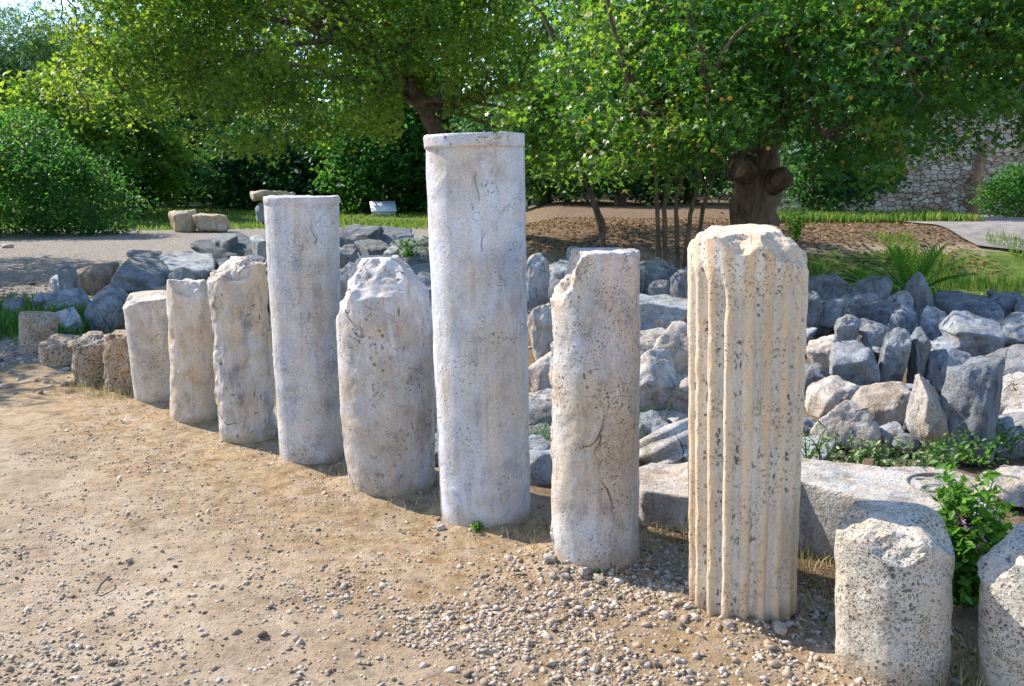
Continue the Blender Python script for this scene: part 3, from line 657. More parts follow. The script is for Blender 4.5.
for i in range(900):
    if cnt > 235: break
    px = random.uniform(60, 1080); py = random.uniform(250, 470)
    P = at(px, py, .04)
    if (P[0]+P[1])/1.414-3.8/1.414 < .55: continue        # keep clear of the row
    if px < 340 and (py > 330 or py < 256): continue
    if px < 150 and random.random() < .6: continue
    if 340 < px < 640 and py < 256: continue
    if P[1] > 12.3 or (px > 760 and py > 455): continue
    filler(P[0], P[1], random.uniform(.0, .10), random.uniform(.45, 1.25), random.randrange(7))

# fluted fragment at the left: a block with fluted face
def fluted_fragment():
    P = at(99, 282, .12); d = math.hypot(P[0], P[1]); w = 38*d/F
    th = np.linspace(-.2, math.pi*1.1, 120); nz = 40; zz = np.linspace(0, .36, nz)
    g = []
    for z in zz:
        r = w*.55*(1-.06*(.5+.5*np.cos(th*12)))*(1-.04*z); g.append(np.c_[r*np.cos(th), -r*np.sin(th), np.full_like(th, z)+.04*np.cos(th)*(z/.36)])
    V = np.concatenate(g+[np.array([[0, .05, 0], [0, .05, .40]])]); n = len(th)
    V[:-2] += (.012*fbm(V[:-2]*8, 3, 4))[:, None]*np.array([1, 1, .6])
    idx = np.arange(nz*n).reshape(nz, n)
    Q = np.stack([idx[:-1, :-1].ravel(), idx[:-1, 1:].ravel(), idx[1:, 1:].ravel(), idx[1:, :-1].ravel()], 1)[:, ::-1]
    a, b = nz*n, nz*n+1
    top = np.stack([idx[-1, :-1], np.full(n-1, b), idx[-1, 1:]], 1)
    bk = np.array([[idx[0, 0], idx[-1, 0], b, a], [idx[-1, -1], idx[0, -1], a, b]])
    o = np_mesh('fluted_fragment', V, [Q, top, bk], M_brown, True); o.location = (P[0], P[1], -.02)
    o.rotation_euler = (R(8), R(-6), R(22))
    tag(o, 'squat fragment of fluted column lying behind the ochre stumps', 'column fragment', 'broken marble in the rubble heap')
fluted_fragment()

# moulded column base in the middle gap
def moulded_base():
    P = at(684, 449, .14); prof = [(.0, .0), (.20, .0), (.225, .02), (.235, .05), (.225, .08), (.205, .095), (.20, .11), (.21, .12), (.222, .14), (.215, .165), (.195, .18), (.185, .20), (.19, .21), (.18, .235), (.0, .25)]
    n = 72; th = np.linspace(0, 2*np.pi, n, endpoint=False)
    V = np.concatenate([np.c_[r*np.cos(th), r*np.sin(th), np.full(n, z)] for r, z in prof])
    V += (.006*fbm(V*9, 5, 4))[:, None]
    i0 = np.arange(len(prof)-1)[:, None]*n; j = np.arange(n)[None, :]
    Q = np.stack([i0+j, i0+(j+1) % n, i0+n+(j+1) % n, i0+n+j], -1).reshape(-1, 4)
    o = np_mesh('moulded_drum', V, Q, M_rockw, True); o.location = (P[0], P[1], .03); o.rotation_euler = (R(-28), R(-16), .4)
    tag(o, 'round moulded column base tipped over left of the fluted column', 'column base', 'broken marble in the rubble heap')
moulded_base()

# carved slab lying behind the fluted column and the low stump
def carved_slab():
    root_pts = [(802, 483), (880, 502), (965, 526), (1003, 508), (982, 480), (962, 470), (932, 466), (918, 472), (860, 464), (803, 459)]
    top = [at(x, y, .30)[:2] for x, y in root_pts]+[np.array(q) for q in ((1.05, 4.22), (.70, 4.40), (.58, 4.28), (.60, 3.98), (.79, 3.90), (1.02, 3.80))]
    top = np.array(top); c = top.mean(0)
    # dense outline
    out = []
    for i in range(len(top)):
        a, b = top[i], top[(i+1) % len(top)]; m = max(3, int(np.linalg.norm(b-a)/.02))
        for k in range(m): out.append(a+(b-a)*k/m)
    out = np.array(out)-c; n = len(out)
    rings = [(1.0, -.02), (1.005, .06), (1.0, .12), (1.0, .18), (1.0, .24), (.998, .288), (.985, .300)]+[(f, .303) for f in np.linspace(.95, .05, 26)]
    V = np.concatenate([np.c_[out*s, np.full(n, z)] for s, z in rings]); L = len(rings)
    nse = fbm(np.c_[V[:, :2]*6, V[:, 2]*6], 41, 4)
    V[:, 2] += np.where(V[:, 2] > .27, .008*nse, 0)
    side = V[:, 2] < .29
    V[side, :2] *= (1+.014*fbm(V[side]*10, 44, 4))[:, None]
    V[:, 2] *= 1-.42*ss(1.15, .75, V[:, 0]+c[0])*ss(0, .05, V[:, 2])
    # rosette: a ring groove and petals cut into the top
    rc = at(948, 488, .30)[:2]-c; q = V[:, :2]-rc; rad = np.hypot(q[:, 0], q[:, 1]); ang = np.arctan2(q[:, 1], q[:, 0])
    topm = V[:, 2] > .27
    i0 = np.arange(L-1)[:, None]*n; j = np.arange(n)[None, :]
    Q = np.stack([i0+j, i0+(j+1) % n, i0+n+(j+1) % n, i0+n+j], -1).reshape(-1, 4)
    lastc = V[(L-1)*n:].mean(0); V = np.concatenate([V, [lastc]])
    Tt = np.stack([(L-1)*n+np.arange(n), (L-1)*n+(np.arange(n)+1) % n, np.full(n, L*n)], 1)
    o = np_mesh('carved_slab', V, [Q, Tt], M_rockw, True); o.location = (c[0], c[1], 0)
    tag(o, 'long cream slab with a carved rosette, lying behind the fluted column and low stump', 'slab', 'broken marble in the rubble heap')
    # the carving: raised ring and petals of the rosette
    Vs, Fs, off = [], [], 0
    def strip(pts, w, z0=.303, hh=.010):
        nonlocal off
        pts = np.array(pts); m = len(pts); tn = np.gradient(pts, axis=0); tn /= np.linalg.norm(tn, axis=1)[:, None]+1e-9
        nr = np.c_[-tn[:, 1], tn[:, 0]]
        for s, z in ((-1, -.012), (-.5, hh), (.5, hh), (1, -.012)): Vs.append(np.c_[pts+nr*w*s, np.full(m, z0+z)])
        idx = np.arange(4*m).reshape(4, m)+off
        Fs.append(np.stack([idx[:-1, :-1].ravel(), idx[:-1, 1:].ravel(), idx[1:, 1:].ravel(), idx[1:, :-1].ravel()], 1)); off += 4*m
    a = np.linspace(0, 2*np.pi, 60)
    strip(np.c_[rc[0]+.165*np.cos(a), rc[1]+.165*np.sin(a)], .012)
    for k in range(6):
        b = k*math.pi/3+.3; t = np.linspace(0, 1, 14)
        for s in (-1, 1):
            rr = .02+.12*t; bb = b+s*.42*np.sin(np.pi*t)
            strip(np.c_[rc[0]+rr*np.cos(bb), rc[1]+rr*np.sin(bb)], .006, hh=.008)
    np_mesh('rosette', np.concatenate(Vs), np.concatenate(Fs), M_rockw, True, parent=o)
carved_slab()

# things far behind on the left
place_rock('stone_block', 'upright ochre stone block on the far gravel, left of its lying neighbour', (168, 209, 197, 232), 'block', 0, M_ochre, 301, base=0.0, cat='block', group='ochre stone blocks on the far gravel', sub=4, depth=.8, yaw=10)
place_rock('stone_block', 'lying ochre stone block with white top on the far gravel', (192, 213, 230, 232), 'block', 0, M_ochre, 302, base=0.0, cat='block', group='ochre stone blocks on the far gravel', depth=.7, yaw=-8)
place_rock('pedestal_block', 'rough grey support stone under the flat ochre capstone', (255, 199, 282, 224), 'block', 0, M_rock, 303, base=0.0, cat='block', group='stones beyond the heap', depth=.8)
sl = place_rock('capstone', 'flat ochre capstone resting on a stone behind the slender tall shaft', (250, 189, 296, 200), 'slab', 0, M_ochre, 304, base=0.0, cat='slab', group='stones beyond the heap', depth=.8)
Pp = at(268, 224, 0); dd_ = math.hypot(Pp[0], Pp[1])
k_ = (Pp[1]+.3)/at(273, 200, 0)[1]
sl.scale = (k_,)*3; sl.location = (at_y(273, 200, Pp[1]+.3)[0], Pp[1]+.3, at_y(273, 201, Pp[1]+.3)[2])
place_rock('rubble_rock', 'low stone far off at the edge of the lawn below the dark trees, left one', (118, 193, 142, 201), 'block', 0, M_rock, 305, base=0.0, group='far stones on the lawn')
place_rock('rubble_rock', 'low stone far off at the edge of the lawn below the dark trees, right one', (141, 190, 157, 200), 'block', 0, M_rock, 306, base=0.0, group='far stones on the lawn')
place_rock('kerb_stone', 'tiny white block on the gravel in front of the big round bush', (2, 243, 14, 249), 'block', 0, M_pale, 307, base=0.0, cat='block', group='stones beyond the heap')

# information board
def board():
    P = at(384, 216, 0); d = math.hypot(P[0], P[1]); s = d/F
    root = empty('information_board', (P[0], P[1], 0), 'small white information board sloping on a block at the lawn edge', 'sign'); root.rotation_euler = (0, 0, .25)
    b = NB('board_white').bsdf((.75, .76, .76), .5, .3); pb = NB('board_print'); v = pb.coords(False)
    pm_ = pb.bsdf(pb.ramp(pb.noise(v, 14, 4), [(.4, (.45, .60, .70)), (.6, (.62, .72, .76))]), .4, .3)
    w, h = 25*s, 15*s
    def bx(nm, x0, x1, y0, y1, z0, z1, m, par, tilt=0):
        V = np.array([[x, y, z] for z in (z0, z1) for y in (y0, y1) for x in (x0, x1)], float)
        if tilt: V[V[:, 1] > (y0+y1)/2, 2] += tilt
        Fq = np.array([[0, 2, 3, 1], [4, 5, 7, 6], [0, 1, 5, 4], [2, 6, 7, 3], [0, 4, 6, 2], [1, 3, 7, 5]])
        return np_mesh(nm, V, Fq, m, parent=par)
    bx('plinth', -w*.45, w*.45, 0, w*.45, -.05, h*.25, b, root, h*.55)
    p = bx('panel', -w*.5, w*.5, -w*.05, w*.5, h*.27, h*.32, b, root, h*.62)
    bx('print_area', -w*.42, w*.44, .01, w*.44, h*.335, h*.345, pm_, p, h*.53)
board()

# ------------------------------------------------------------------ loose stones and gravel
def pebbles(name, P, S, rnd, sub=1, flat=.65):
    D, Fc = ICO[sub]; n = len(P); nv = len(D)
    J = rng.normal(0, .26, (n, nv, 3)); V = np.sign(D[None])*np.abs(D[None])**.8+J
    sc = np.stack([S*rng.uniform(.7, 1.2, n), S*rng.uniform(.7, 1.2, n), S*flat*rng.uniform(.7, 1.1, n)], 1)
    V = V*sc[:, None, :]; a = rng.uniform(0, 6.28, n); ca, sa = np.cos(a), np.sin(a); tl = rng.normal(0, .3, n)
    x = V[..., 0]*ca[:, None]-V[..., 1]*sa[:, None]; y = V[..., 0]*sa[:, None]+V[..., 1]*ca[:, None]; z = V[..., 2]+tl[:, None]*V[..., 0]
    V = np.stack([x, y, z], -1)+P[:, None, :]
    Fa = (Fc[None]+(np.arange(n)*nv)[:, None, None]).reshape(-1, 3)
    return np_mesh(name, V.reshape(-1, 3), Fa, M_peb, False, rnd=np.repeat(rnd, nv))
def scatter(n, x0, x1, y0, y1, dens):
    x = rng.uniform(x0, x1, n); y = rng.uniform(y0, y1, n); k = rng.uniform(0, 1, n) < dens(x, y); x, y = x[k], y[k]
    ok = np.ones(len(x), bool)
    for (o, c, r, H) in COLS: ok &= np.hypot(x-c[0], y-c[1]) > r*.97
    return x[ok], y[ok]
def dens1(x, y):
    q = np.stack([x, y, x*0], 1); m = fbm(q*.8, 33, 3); row = (x+y)/1.414-3.8/1.414
    d = .95*ss(4.1, 2.95, y+.45*m-.1*x)
    d = np.maximum(d, .34*ss(1.0, .1, np.abs(row+.45))*ss(5.2, 3.6, y))
    d = np.maximum(d, .15*(1+fbm(q*2, 4, 2)))
    return d*ss(.75, .25, row)*np.clip(.65+.8*fbm(q*3, 8, 3), .15, 1.2)
x, y = scatter(190000, -2.9, 2.6, 2.0, 7.0, dens1)
S = np.clip(rng.lognormal(math.log(.0050), .48, len(x)), .0026, .017)*(1+.25*ss(-.5, 1.2, x))
S = S*(.72+.28*ss(4.2, 3.0, y-.4*x))
g = pebbles('gravel', np.stack([x, y, ground_z(x, y)+S*.15], 1), S, rng.uniform(0, 1, len(x))**.9)
tag(g, 'loose grey and tan gravel strewn over the trodden ground before the columns', 'gravel', kind='stuff')
x, y = scatter(9000, -8, 7, 6.5, 16, lambda x, y: np.where(x < -2, ss(-2.0, -4.5, x), .0)+.3*ss(.3, 1, (x+y)/1.414-2.7)*(y < 12.5))
S = np.clip(rng.lognormal(math.log(.016), .5, len(x)), .007, .05)
g = pebbles('coarse_gravel', np.stack([x, y, ground_z(x, y)+S*.1], 1), S, rng.uniform(0, 1, len(x)))
tag(g, 'coarser grey gravel on the path at left and between the rubble', 'gravel', kind='stuff')
stones = [(550, 573, 14, 'pale tan stone touching the left foot of the cracked shaft'), (553, 585, 9, 'grey stone just below the pale tan one at the cracked shaft'),
          (566, 586, 10, 'pinkish stone second from the left before the cracked shaft'), (583, 583, 14, 'rounded pink-cream stone in front of the cracked shaft'),
          (600, 589, 13, 'round whitish stone at the right front of the cracked shaft'), (441, 531, 11, 'tan stone at the left foot of the tallest shaft'),
          (778, 634, 18, 'white stone at the front right foot of the fluted column'), (729, 633, 12, 'small tan stone before the left foot of the fluted column'),
          (293, 483, 0, ''), (420, 500, 7, 'small brown stone at the foot of the broken pointed column'), (270, 609, 7, 'dark lone pebble on the trodden ground left of centre'),
          (129, 564, 7, 'dark brown pebble on the bare ground at left')]
for i, (px, py, w, lab) in enumerate(stones):
    if not w: continue
    P = at(px, py, 0); s = w*math.hypot(P[0], P[1], EYE)/F
    V, Fc = rockV((s, s*.75, s*.62), 500+i, 'round', 4)
    o = np_mesh('loose_stone', V, Fc, M_rockw if 'brown' not in lab and 'dark' not in lab else M_brown, True); o.location = (P[0], P[1], float(ground_z(np.array([P[0]]), np.array([P[1]]))[0])+s*.22)
    o.rotation_euler = (0, 0, i*1.3); tag(o, lab, 'stone', 'single stones lying on the ground')
# twig standing out on the bare ground
def tube(P, Rr, n=8, cap=True):
    P = np.array(P, float); m = len(P); tn = np.gradient(P, axis=0); tn /= np.linalg.norm(tn, axis=1)[:, None]+1e-9
    up = np.array([0, 0, 1.0]); 
    if abs(tn[0] @ up) > .9: up = np.array([1.0, 0, 0])
    a = np.cross(tn, up); a /= np.linalg.norm(a, axis=1)[:, None]+1e-9; b = np.cross(tn, a)
    th = np.linspace(0, 2*np.pi, n, endpoint=False); Rr = np.asarray(Rr, float)
    V = P[:, None]+Rr[:, None, None]*(np.cos(th)[None, :, None]*a[:, None]+np.sin(th)[None, :, None]*b[:, None])
    i0 = np.arange(m-1)[:, None]*n; j = np.arange(n)[None, :]
    Q = np.stack([i0+j, i0+n+j, i0+n+(j+1) % n, i0+(j+1) % n], -1).reshape(-1, 4)
    return V.reshape(-1, 3), Q
def join(parts):
    Vs, Fs, off = [], [], 0
    for V, Fq in parts: Vs.append(V); Fs.append(Fq+off); off += len(V)
    return np.concatenate(Vs), np.concatenate(Fs)
P = at(97, 592); V, Q = tube([(0, 0, .004), (.004, .03, .02), (.012, .07, .026), (.01, .10, .02)], [.004, .005, .004, .002], 8)
o = np_mesh('twig', V, Q, B_grey, True); o.location = P; tag(o, 'short bare twig lying alone on the trodden ground at lower left', 'twig')

# ------------------------------------------------------------------ foliage
def star_leaf():
    a = []; n = 5; pts = [(0, -.18)]
    spec = [(-2.35, .42), (-1.75, .26), (-1.15, .85), (-.62, .34), (0, 1.0), (.62, .34), (1.15, .85), (1.75, .26), (2.35, .42)]
    P = [[0, 0, 0]]
    for (t, r) in spec: P.append([r*math.sin(t), r*math.cos(t), -.14*r*r])
    P.append([0, -.28, 0])
    Fc = [[0, i, i+1] for i in range(1, len(P)-1)]+[[0, len(P)-1, 1]]
    return np.array(P, float)*.55, np.array(Fc)[:, ::-1]
def oval_leaf():
    P = np.array([[0, -.5, 0], [.26, -.1, .05], [.2, .25, .03], [0, .55, -.06], [-.2, .25, .03], [-.26, -.1, .05]])
    return P, np.array([[0, 1, 2], [0, 2, 3], [0, 3, 4], [0, 4, 5]])
def quad_leaf():
    P = np.array([[0, -.5, 0], [.27, .05, .07], [0, .55, -.05], [-.27, .05, .07]]); return P, np.array([[0, 1, 2], [0, 2, 3]])
def needle_leaf():
    P = []; Fc = []
    for k in range(4):
        a = k*1.7; dx, dy = math.cos(a), math.sin(a); b = len(P)
        P += [[0, 0, 0], [dx*.15-.05*dy, dy*.15+.05*dx, .45], [dx*.45, dy*.45, .75]]; Fc.append([b, b+1, b+2])
    return np.array(P), np.array(Fc)
TPL = dict(star=star_leaf(), oval=oval_leaf(), quad=quad_leaf(), needle=needle_leaf())
def leaf_arrays(P, size, tpl, droop=.3, rnd=None, up=0.6):
    T, Fc = TPL[tpl]; n = len(P); nv = len(T)
    z = rng.normal(0, 1, (n, 3)); z[:, 2] = np.abs(z[:, 2])*.6+up; z /= np.linalg.norm(z, axis=1)[:, None]
    y = rng.normal(0, 1, (n, 3)); y[:, 2] -= droop*2; y -= (y*z).sum(1)[:, None]*z; y /= np.linalg.norm(y, axis=1)[:, None]
    x = np.cross(y, z)
    s = size*rng.uniform(.6, 1.25, n)
    V = P[:, None]+s[:, None, None]*(T[None, :, 0:1]*x[:, None]+T[None, :, 1:2]*y[:, None]+T[None, :, 2:3]*z[:, None])
    Fa = (Fc[None]+(np.arange(n)*nv)[:, None, None]).reshape(-1, 3)
    r = rng.uniform(0, 1, n) if rnd is None else rnd
    return V.reshape(-1, 3), Fa, np.repeat(r, nv)
def crown_points(ells, ncl, shell=.55):
    """cluster centres inside ellipsoids given as (cx,cy,cz,rx,ry,rz)"""
    vol = np.array([e[3]*e[4]*e[5] for e in ells])**.8; pr = vol/vol.sum()
    k = rng.choice(len(ells), ncl, p=pr); E = np.array(ells)[k]
    d = rng.normal(0, 1, (ncl, 3)); d /= np.linalg.norm(d, axis=1)[:, None]
    r = rng.uniform(shell**3, 1, ncl)**(1/3)
    return E[:, :3]+d*r[:, None]*E[:, 3:], k
def tree(name, label, cat, base, trunk, ells, mat, bark_m, ncl=300, per=60, spread=.35, leaf=.12, tpl='oval', trad=(.2, .1), limbs=True, group=None, shell=.5, droop=.3, twigs=60, zmin=None, trunks=None, hide=None, up=.6, nlimb=14):
    root = empty(name, base, label, cat, group); B = np.array(base)
    C, k = crown_points(ells, ncl, shell)
    if zmin is not None: C = C[C[:, 2] > zmin]
    ncl = len(C)
    cr = rng.uniform(0, 1, ncl)
    n = ncl*per; idx = np.repeat(np.arange(ncl), per)
    off = rng.normal(0, 1, (n, 3)); off[:, 2] *= .55
    P = C[idx]+off*(spread*rng.uniform(.6, 1.3, ncl))[idx, None]
    P[:, 2] -= .25*np.hypot(off[:, 0], off[:, 1])*spread
    rn = np.clip(cr[idx]*.7+rng.uniform(0, .32, n), 0, 1)
    keep = P[:, 2] > gz(P[:, 0], P[:, 1])+.03
    if hide is not None:
        for x0, x1, y1, z1 in hide: keep &= ~((P[:, 0]/P[:, 1] > x0) & (P[:, 0]/P[:, 1] < x1) & (P[:, 1] < y1) & (P[:, 2] < z1+.25*vnoise(P*2)))
    P, rn = P[keep], rn[keep]
    V, Fa, r = leaf_arrays(P, leaf, tpl, droop, rn, up)
    np_mesh('crown', V-B, Fa, mat, False, rnd=r, parent=root)
    parts = []
    top = None
    for tr in ([trunk] if trunks is None else trunks):
        if tr is None: continue
        Tp = np.array(tr, float); m = 24; t = np.linspace(0, len(Tp)-1, m); 
        Tp = np.stack([np.interp(t, np.arange(len(Tp)), Tp[:, i]) for i in range(3)], 1)
        Tp[1:, :2] += (.04*rng.normal(0, 1, (m-1, 2)))*trad[0]*2
        rad = np.linspace(trad[0], trad[1], m); rad[:3] *= np.array([1.35, 1.15, 1.05])
        Vv, Qq = tube(Tp, rad, 20)
        Vv = Vv+ (trad[0]*.16*fbm(Vv*np.array([5, 5, 1.5])/max(trad[0]*3, .3), 7, 3))[:, None]*np.array([1, 1, 0]); parts.append((Vv, Qq)); top = Tp
        if limbs:
            ctr = np.array([e[:3] for e in ells])
            targets = C[rng.choice(ncl, min(nlimb, ncl), replace=False)]
            limbsP = []
            for q in targets:
                s = Tp[int(rng.uniform(.5, 1)*(m-1))]; mid = (s+q)/2+np.array([0, 0, .12*np.linalg.norm(q-s)])+rng.normal(0, .12, 3)
                tt = np.linspace(0, 1, 10)[:, None]; pth = (1-tt)**2*s+2*tt*(1-tt)*mid+tt**2*q
                pth[1:-1] += rng.normal(0, .03, (8, 3))
                parts.append(tube(pth, np.linspace(trad[1]*.55, trad[1]*.10, 10), 8)); limbsP.append(pth)
            for q in C[rng.choice(ncl, min(twigs, ncl), replace=False)]:
                Lp = min(limbsP, key=lambda L: np.linalg.norm(L-q, axis=1).min()); s = Lp[np.linalg.norm(Lp-q, axis=1).argmin()]
                tt = np.linspace(0, 1, 6)[:, None]; pth = s+(q-s)*tt; pth[1:-1] += rng.normal(0, .05, (4, 3)); pth[:, 2] += .1*np.sin(np.pi*tt[:, 0])
                parts.append(tube(pth, np.linspace(trad[1]*.16, .008, 6), 5))
    if parts:
        V, Q = join(parts); np_mesh('trunk', V-B, Q, bark_m, True, parent=root)
    return root, C

# big plane tree at right
gb = at_y(757, 232, 13.6); tb = (gb[0], 13.6, gzf(gb[0], 13.6))
E = [(3.6, 11.4, 3.4, 2.6, 2.2, 1.7), (1.7, 10.6, 3.2, 1.5, 1.5, 1.5), (5.6, 11.0, 3.5, 1.9, 1.9, 1.55), (4.2, 12.8, 4.7, 3.0, 2.3, 1.3), (7.6, 11.5, 4.3, 2.2, 2.2, 1.6),
     (1.7, 12.6, 4.6, 1.9, 1.8, 1.2), (2.3, 10.2, 2.25, .8, .6, .55), (4.3, 10.2, 2.2, .5, .6, .5), (3.9, 9.6, 2.9, 1.1, .8, .8), (6.8, 10.0, 3.3, 1.2, 1.2, .8), (1.0, 12.0, 2.6, 1.0, 1.0, .8), (2.6, 11.4, 2.2, 1.3, .9, .7), (1.3, 11.2, 2.15, 1.0, .8, .6), (5.6, 12.2, 2.3, 1.2, .8, .6), (4.15, 10.8, 2.15, .7, .6, .6), (6.3, 11.0, 2.7, 1.0, .8, .6)]
plane, PC = tree('plane_tree', 'big plane tree with thick dark knotted trunk and star-shaped leaves at right', 'tree', tb,
     [(tb[0], 13.6, tb[2]-.15), (tb[0]-.06, 13.6, 1.5), (tb[0]+.05, 13.6, 2.6), (tb[0]+.1, 13.4, 4.6)], E, L_plane, B_dark, ncl=860, per=88, spread=.23, leaf=.12, tpl='star', trad=(.37, .27), droop=.55, twigs=180, shell=.25, nlimb=26, hide=[(.235, .325, 14.6, 1.98), (.43, .56, 30, 1.80)])
# knots: two lopped limbs
for dx, px, py, rr, lab in ((-1, 738, 168, .175, 'pale sawn-off knot on the left side of the trunk'), (1, 783, 178, .15, None)):
    q = at_y(px, py, 13.02); s = np.array([tb[0]+dx*.1, 13.6, q[2]-.12])
    V, Q = tube([s, (s+q)/2, q, q+(q-s)*.08] if lab else [s, (s+q)/2, q, q+(q-s)*.10, q+(q-s)*.16, q+(q-s)*.165], [rr*1.35, rr*1.05, rr*1.08, rr*.8] if lab else [rr*1.5, rr*1.2, rr*1.05, rr*.8, rr*.4, .001], 20)
    V = V+(.035*fbm(V*8, 3, 3))[:, None]
    kn = np_mesh('lopped_limb', V-np.array(tb), Q, B_dark, True, parent=plane)
    if lab: kn['label'] = lab
    if not lab: continue
    cN = (q-s)/np.linalg.norm(q-s); e = q+(q-s)*.085
    V, Q = tube([e-cN*.02, e, e+cN*.006], [rr*.82, rr*.80, .001], 20); np_mesh('cut_face', V-np.array(tb)-0, Q, B_cut, True, parent=kn)
# seed balls hanging in the plane tree
sel = PC[rng.choice(len(PC), 260)]
D, Fc = ICO[1]; Vb = (D[None]*.028+(sel+rng.normal(0, .2, sel.shape))[:, None]-np.array(tb)).reshape(-1, 3)
o = np_mesh('seed_balls', Vb, (Fc[None]+(np.arange(len(sel))*len(D))[:, None, None]).reshape(-1, 3), M_fruit, True, parent=plane); o['kind'] = 'stuff'

# big tree left of centre
c0 = at_y(452, 215, 17.0)
EL = [(-3.2, 15.5, 4.0, 2.6, 2.2, 1.9), (-5.6, 15.6, 4.6, 2.0, 2.0, 1.8), (-1.2, 15.6, 4.2, 1.7, 1.7, 1.5), (-3.4, 16.5, 5.7, 3.4, 2.2, 1.1), (-6.1, 15.0, 3.3, 1.2, 1.0, .9),
      (-3.9, 14.4, 2.75, 1.2, 1.0, .75), (.6, 16.5, 4.9, 1.9, 1.6, 1.4), (.6, 16.2, 3.0, 1.3, 1.2, 1.2), (-2.0, 14.6, 3.0, .9, .8, .7), (-6.6, 16.3, 5.4, 1.8, 1.5, 1.2), (-2.8, 15.0, 4.8, 2.6, 1.0, .9), (1.4, 17.6, 2.7, 1.3, 1.0, 1.1)]
tree('broadleaf_tree', 'spreading bright green tree behind the tallest shaft with dark leaning trunk', 'tree', (c0[0], 17.0, gzf(c0[0], 17)),
     [(c0[0]+.1, 17, -.1), (c0[0], 17.0, 1.4), at_y(436, 128, 16.7), at_y(412, 85, 16.3), at_y(405, 30, 16.3)], EL, L_oak, B_dark, ncl=860, per=80, spread=.24, leaf=.125, tpl='star', trad=(.17, .12), droop=.4, twigs=200, shell=.3, nlimb=26, hide=[(-.118, -.074, 16.3, 3.25)])

# trees off to the left whose shade falls on the path
tree('broadleaf_tree', 'dark tree entering the photo at the top left corner', 'tree', (-10.6, 13.2, 0), [(-10.6, 13.2, -.1), (-10.4, 13.2, 2.5), (-10.5, 13.0, 5)],
     [(-10.4, 13.0, 5.0, 2.5, 2.6, 2.0), (-9.0, 14.0, 5.6, 1.6, 1.6, 1.2), (-10.4, 9.9, 4.1, 2.4, 2.0, 1.5)], L_dark, B_dark, ncl=320, per=60, spread=.34, leaf=.16, tpl='quad', trad=(.22, .12), shell=.2)
tree('broadleaf_tree', 'tree left of the photo edge shading the gravel path', 'tree', (-13.8, 18.2, 0), [(-13.8, 18.2, -.1), (-13.7, 18.2, 2.5), (-13.6, 18.2, 5)],
     [(-13.4, 18.2, 4.6, 2.6, 2.6, 2.0), (-15.6, 17.5, 5, 2.2, 2.2, 2)], L_dark, B_dark, ncl=260, per=60, spread=.36, leaf=.17, tpl='quad', trad=(.22, .12), shell=.2)

# bushes
P = at(22, 238); tree('round_bush', 'large round dark green bush at the left edge of the photo', 'bush', (P[0], P[1]+1.5, 0), None,
     [(P[0]-1.2, P[1]+1.6, 1.25, 2.3, 1.9, 1.55), (P[0]+.9, P[1]+1.6, 1.0, 1.5, 1.4, 1.3), (P[0]-2.6, P[1]+2, 1.9, 1.6, 1.4, 1.5), (P[0]-.2, P[1]+1.9, 1.9, 1.2, 1.2, .9), (P[0]-1.6, P[1]+2.4, 2.7, 1.5, 1.2, 1.1)], L_bush, B_dark, ncl=620, per=46, spread=.27, leaf=.12, tpl='oval', shell=.55, limbs=False, droop=-.4)
P = at_y(1010, 212, 20.5); tree('clipped_bush', 'leafy green bush at the right edge in front of the stone wall', 'bush', (P[0]+.1, 20.5, .72), None,
     [(P[0]+.1, 20.5, 1.25, .75, .7, .62), (P[0]+.8, 20.6, 1.4, .8, .7, .7)], L_bush, B_dark, ncl=170, per=46, spread=.15, leaf=.09, tpl='quad', shell=.6, limbs=False, droop=-.2)

# background trees
def bgtree(px, y, ztop, w, kind, label, name='broadleaf_tree', ncl=200, low=.4, x=None):
    X = (px-CX)/F*y*CP*1.0 if x is None else x; h = ztop-low
    m = {'dark': L_dark, 'pine': L_pine, 'oak': L_oak, 'bush': L_bush}[kind]
    base = gzf(X, y)
    ells = [(X, y, base+low+h*.5, w*.5, w*.45, h*.5), (X-w*.22, y-.5, base+low+h*.35, w*.33, w*.33, h*.34), (X+w*.25, y-.4, base+low+h*.42, w*.3, w*.3, h*.38), (X+w*.05, y, base+low+h*.78, w*.3, w*.3, h*.26)]
    sz = y/F*7.0
    tree(name, label, 'tree', (X, y, base), [(X, y, base-.1), (X+.1, y, base+h*.4), (X, y, base+h*.75)], ells, m, B_dark, ncl=ncl, per=52, spread=w*.075, leaf=max(.14, sz*.9), tpl='needle' if kind == 'pine' else 'quad', trad=(.05*w**.8, .03*w**.8), shell=.45, twigs=20, droop=.2 if kind != 'pine' else -.4, group='trees beyond the lawn and bank', nlimb=10)
bgtree(25, 40, 8.7, 7.5, 'pine', 'tall pine at far left behind the big round bush', 'pine_tree', 330)
bgtree(88, 44, 8.7, 7.0, 'pine', 'tall pine standing right of the far left one, top against the sky', 'pine_tree', 330)
bgtree(-40, 38, 8.0, 7.0, 'pine', 'pine cut off by the left photo edge', 'pine_tree', 220)
bgtree(62, 34, 5.4, 5.2, 'oak', 'mid green broadleaf tree just above the big round bush', ncl=240)
bgtree(128, 37, 5.4, 4.6, 'oak', 'yellow-green young tree in front of the second pine', ncl=220)
bgtree(165, 52, 8.8, 8, 'dark', 'dark tree behind the far lawn, left of the ochre blocks', ncl=260, low=.8)
bgtree(215, 50, 6.0, 6, 'dark', 'dark tree directly behind the ochre blocks', ncl=220, low=.2)
bgtree(262, 46, 4.6, 5.5, 'dark', 'bluish dark tree behind the capstone', ncl=220, low=.0)
bgtree(325, 46, 5.0, 6, 'dark', 'dark dense tree behind the slender tall shaft', ncl=220, low=.0)
bgtree(392, 42, 6.5, 6, 'bush', 'dense green tree behind the information board', ncl=300, low=.0)
bgtree(455, 44, 12, 8, 'dark', 'dark tree behind the tallest shaft', ncl=240, low=.0)
